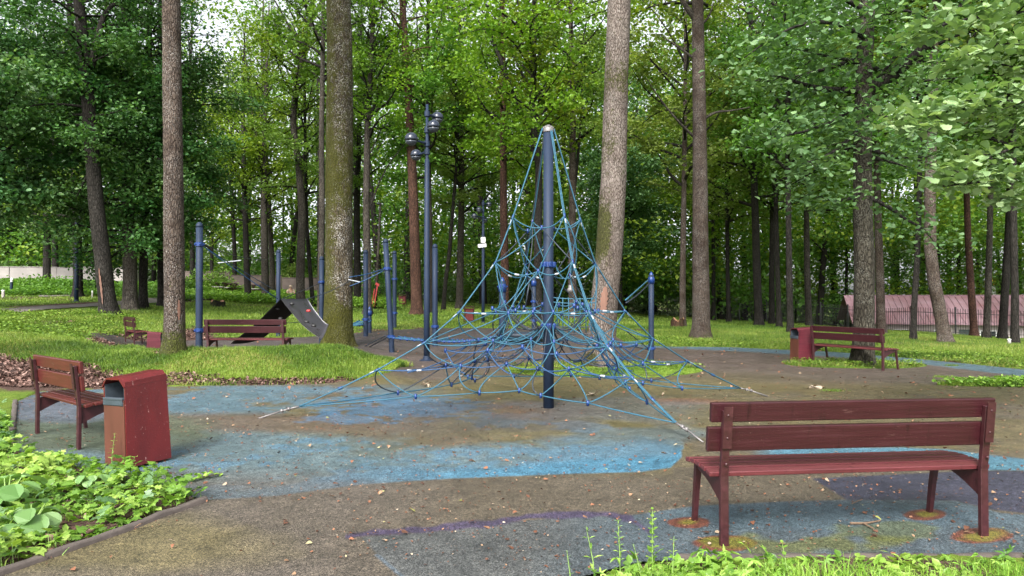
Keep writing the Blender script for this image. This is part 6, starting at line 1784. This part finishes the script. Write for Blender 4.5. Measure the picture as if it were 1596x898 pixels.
def burdock(px, py, s, n, label, seed):
    g = GT(px, py); rg = random.Random(seed); nr2 = np.random.RandomState(seed); e = empty('burdock_plant', g, 0, label, 'plant')
    Pn = []; Nn = []; An = []; Sn = []; mb = MB()
    for i in range(n):
        a = i * 2.4 + rg.uniform(-.3, .3); L = s * rg.uniform(.5, 1.0); h_ = s * rg.uniform(.5, 1.15)
        tip = Vector((math.cos(a) * L * .5, math.sin(a) * L * .5, h_)); mb.tube([(0, 0, 0), tip * .5 + Vector((0, 0, .03)), tip], [.007, .006, .004], 5, False)
        Pn.append(tip); Nn.append((math.cos(a) * .45 + rg.gauss(0, .1), math.sin(a) * .45 + rg.gauss(0, .1), 1)); Sn.append(L * .95)
        # spin so that the leaf points outwards
        N_ = Vector(Nn[-1]).normalized(); U = Vector((0, 0, 1)).cross(N_).normalized(); W_ = N_.cross(U)
        out = Vector((math.cos(a), math.sin(a), -.2)); An.append(math.atan2(-out.dot(U), out.dot(W_)))
    mb.build('stalks', M['weed_stem'], e, smooth=True)
    link('leaves', leaves_mesh('leaves', np.array([tuple(p) for p in Pn]), np.array(Nn), np.array(An), np.array(Sn), 'round', M['burdock'], nr2.normal(.55, .2, n)), e)
burdock(48, 838, .17, 9, 'big leaved burdock at the lower left corner beside the kerb', 3)
burdock(10, 800, .20, 10, 'burdock cut by the left edge of the picture', 4)
burdock(140, 772, .13, 8, 'small young burdock in the middle of the weed bed', 5)

# verge in front of the near bench
VER = [(-.15, 1.5), (-.1, 2.7), (.27, 3.30), (.62, 3.60), (1.2, 3.70), (2.6, 3.72), (6.5, 3.72), (6.5, 1.5)]
x, y = region(VER, 52000); ok = (y > 2.4) & (fbm(x, y, .25, 90) > .33); x, y = x[ok], y[ok]
edge = np.interp(x, [-.1, .3, .62, 1.2, 7], [2.8, 3.3, 3.6, 3.7, 3.72]) - y
hh = (.035 + .10 * fbm(x, y, .3, 91)) * (.5 + .9 * sstep(0, .35, edge)) * nr.uniform(.5, 1.3, len(x))
tag(blades('grass', x, y, hh, .0028, .5 + (fbm(x, y, .3, 92) - .5) * 1.2 + nr.normal(.05, .12, len(x)), M['weed'], .7), 'bright unmown grass of the verge at the bottom right', 'grass', kind='stuff')
VER2 = [(.30, 3.25), (.65, 3.56), (1.2, 3.66), (6.0, 3.68), (6.0, 3.0), (.2, 3.0)]
weeds(VER2, 2600, .075, .045, 'weed', 'hex', 'weed_leaves', 'rounded weed leaves mixed into the bottom right verge', 3, .5, 7)
weeds(VER2, 500, .10, .050, 'weed', 'lance', 'weed_leaves', 'narrow weed leaves mixed into the bottom right verge', 4, .7, 9)

def tall_weed(px, pyt, d, label, seed, lean=0.0, kind='lance', size=.055, step=.022):
    rg = random.Random(seed); x = (px - 798) / F * d; B = Vector((x, d, h1(x, d))); top = P(px + lean, pyt, d); hh = max(.05, top.z - B.z)
    e = empty('tall_weed', B, 0, label, 'plant'); pts = [Vector((0, 0, -.02)), Vector(((top.x - B.x) * .3, 0, hh * .45)), Vector((top.x - B.x, .02, hh))]
    mb = MB(); mb.tube(pts, [.0035, .003, .0012], 6, False); Pn = []; Nn = []; An = []; Sn = []; z = min(.04, hh * .3); i = 0
    while z < hh:
        t = z / hh; p = pts[0].lerp(pts[1], t / .45) if t < .45 else pts[1].lerp(pts[2], (t - .45) / .55)
        for s in (0, math.pi):
            a = i * 1.57 + s + rg.uniform(-.3, .3); N_ = Vector((-math.cos(a) * .5, -math.sin(a) * .5, 1)).normalized(); U = Vector((0, 0, 1)).cross(N_).normalized(); W_ = N_.cross(U)
            out = Vector((math.cos(a), math.sin(a), .5)); Pn.append(tuple(p)); Nn.append(tuple(N_)); An.append(math.atan2(-out.dot(U), out.dot(W_))); Sn.append(size * (1.15 - .75 * t) * rg.uniform(.7, 1.2))
        z += step * rg.uniform(.8, 1.2) * (1.4 - .6 * t); i += 1
    mb.build('stem', M['weed_stem'], e, smooth=True); n = len(Pn)
    link('leaves', leaves_mesh('leaves', np.array(Pn), np.array(Nn), np.array(An), np.array(Sn), kind, M['weed'] if seed % 2 else M['burdock'], np.random.RandomState(seed).normal(.6, .2, n)), e)
tall_weed(1015, 795, 3.52, 'tallest leafy weed stalk left of the near bench', 1, 3, 'hex', .05)
tall_weed(966, 812, 3.42, 'feathery weed left of the tallest stalk', 3, -2, 'lance', .045, .015)
tall_weed(928, 822, 3.35, 'drooping nettle like weed at the left end of the verge', 5, -14, 'lance', .09, .04)
tall_weed(890, 860, 3.30, 'thin pale stalk farthest left in the verge', 2, -6, 'lance', .03, .02)
tall_weed(1000, 850, 3.36, 'bent seed stalk at the foot of the tallest weed', 4, -12, 'lance', .03, .02)
tall_weed(1046, 838, 3.36, 'short weed just right of the tallest stalk', 7, 6, 'lance', .06, .03)
tall_weed(1225, 845, 3.40, 'short weed with one spoon shaped leaf before the bench', 9, -4, 'hex', .05, .03)
tall_weed(100, 870, 3.75, 'dry little stalk beside the burdock', 6, 4, 'lance', .02, .03)
tall_weed(176, 675, 5.55, 'flowering weed rising in front of the red bin', 11, 1, 'lance', .06, .03)
tall_weed(205, 712, 5.35, 'smaller weed at the right foot of the red bin', 13, 3, 'hex', .06, .03)

# fallen leaves
def litter(name, label, x, y, size, mat='litter', zt=.02, kind='oak', curl=.35, lo=0, hi=1):
    n = len(x); Z = H(x, y) + zt + nr.uniform(0, .008, n); Nn = np.concatenate([nr.normal(0, curl, (n, 2)), np.ones((n, 1))], 1)
    return tag(link(name, leaves_mesh(name, np.stack([x, y, Z], 1), Nn, nr.uniform(0, 6.28, n), size * nr.uniform(.45, 1.3, n), kind, M[mat], nr.uniform(lo, hi, n))), label, 'leaf litter', kind='stuff')
x, y = scatter(-50, 1650, 3.4, 9.5, 1100, .75); ok = on_play(x, y); litter('fallen_leaves', 'brown and yellow fallen leaves scattered over the near rubber surface', x[ok], y[ok], .036)
x, y = scatter(-50, 1650, 3.4, 12, 11000, .9); ok = on_play(x, y) & (fbm(x, y, 1.2, 95) > .40); litter('leaf_crumbs', 'crumbs of dead leaves and bark on the rubber surface', x[ok], y[ok], .018, kind='diamond', zt=.017)
x, y = scatter(100, 1700, 9, 26, 1500, 1.0); ok = on_play(x, y); litter('fallen_leaves', 'pale fallen leaves on the far brown rubber', x[ok], y[ok], .060, curl=.5, lo=.3, hi=.96)
x, y = scatter(-250, 660, 10.7, 13.2, 30000); dd = dirt_at(x, y); ok = (dd > .38) & ~on_play(x, y) & (y < 13); litter('leaf_mulch', 'thick brown leaf mulch along the foot of the grassy bank', x[ok], y[ok], .058, 'mulch', .035, 'diamond', .7)
x, y = scatter(100, 330, 16, 24, 9000); dd = dirt_at(x, y); ok = (dd > .45) & ~on_play(x, y); litter('leaf_mulch', 'brown leaf mulch by the far left bench', x[ok], y[ok], .075, 'mulch', .035, 'diamond', .7)
x, y = region(BED, 5000); litter('leaf_mulch', 'dead leaves showing between the weeds at the lower left', x, y, .05, 'mulch', .03, 'diamond', .6)
for (px, py, s, lb) in ((285, 857, .06, 'long pale oak leaf lying on the brown rubber by the kerb'), (205, 834, .06, 'curled tan leaf beside the kerb at the lower left'), (634, 800, .05, 'yellow green leaf on the brown rubber above the purple stripe'),
                        (1268, 606, .13, 'crumpled pale leaf cluster on the rubber before the oak bench'), (665, 603, .10, 'pale crumpled leaf under the rope net'), (925, 618, .11, 'pale leaf beside the mast foot')):
    g = GT(px, py); n = 1 if s < .095 else 6
    Pn = np.array([[nr.normal(0, s * .25), nr.normal(0, s * .2), .022 + nr.uniform(0, .02)] for _ in range(n)]); Nn = np.concatenate([nr.normal(0, .35, (n, 2)), np.ones((n, 1))], 1)
    o = link('fallen_leaf', leaves_mesh('fallen_leaf', Pn, Nn, nr.uniform(0, 6.28, n), np.full(n, s), 'oak', M['litter'], np.full(n, .995 if 'yellow green' in lb else (.97 if 'tan' not in lb else .85))), None, g); tag(o, lb, 'leaf')
def twig(name, pts, r, label, mat='twig', leaf=False):
    q = [GT(*p) for p in pts]; o_ = q[0].copy(); e = empty(name, o_, 0, label, 'twig'); mb = MB(); mb.tube([p - o_ + Vector((0, 0, .025)) for p in q], [r * (1 - .6 * i / len(q)) for i in range(len(q))], 5); mb.build('stem', M[mat], e)
    if leaf:
        n = 26; t = nr.uniform(.35, 1, n); a = q[0] - o_; b = q[-1] - o_; Pn = np.array([tuple(a.lerp(b, k)) for k in t]) + nr.normal(0, .018, (n, 3)); Pn[:, 2] = .03 + nr.uniform(0, .03, n)
        link('leaves', leaves_mesh('leaves', Pn, np.concatenate([nr.normal(0, .5, (n, 2)), np.ones((n, 1))], 1), nr.uniform(0, 6.28, n), nr.uniform(.03, .06, n), 'hex', M['weed'], nr.uniform(.3, 1, n)), e)
twig('leafy_twig', [(268, 762), (290, 756), (312, 750), (345, 744)], .008, 'leafy twig lying on the blue rubber right of the red bin', leaf=True)
twig('dead_twig', [(1325, 822), (1350, 824), (1372, 819)], .008, 'dark dead twig under the near bench')
twig('dead_twig', [(1345, 824), (1362, 831)], .006, 'short bit of twig just below the longer dead twig')
twig('dead_twig', [(1328, 792), (1344, 785)], .004, 'thin twig on the grey apron under the bench seat')
g = GT(1350, 465);
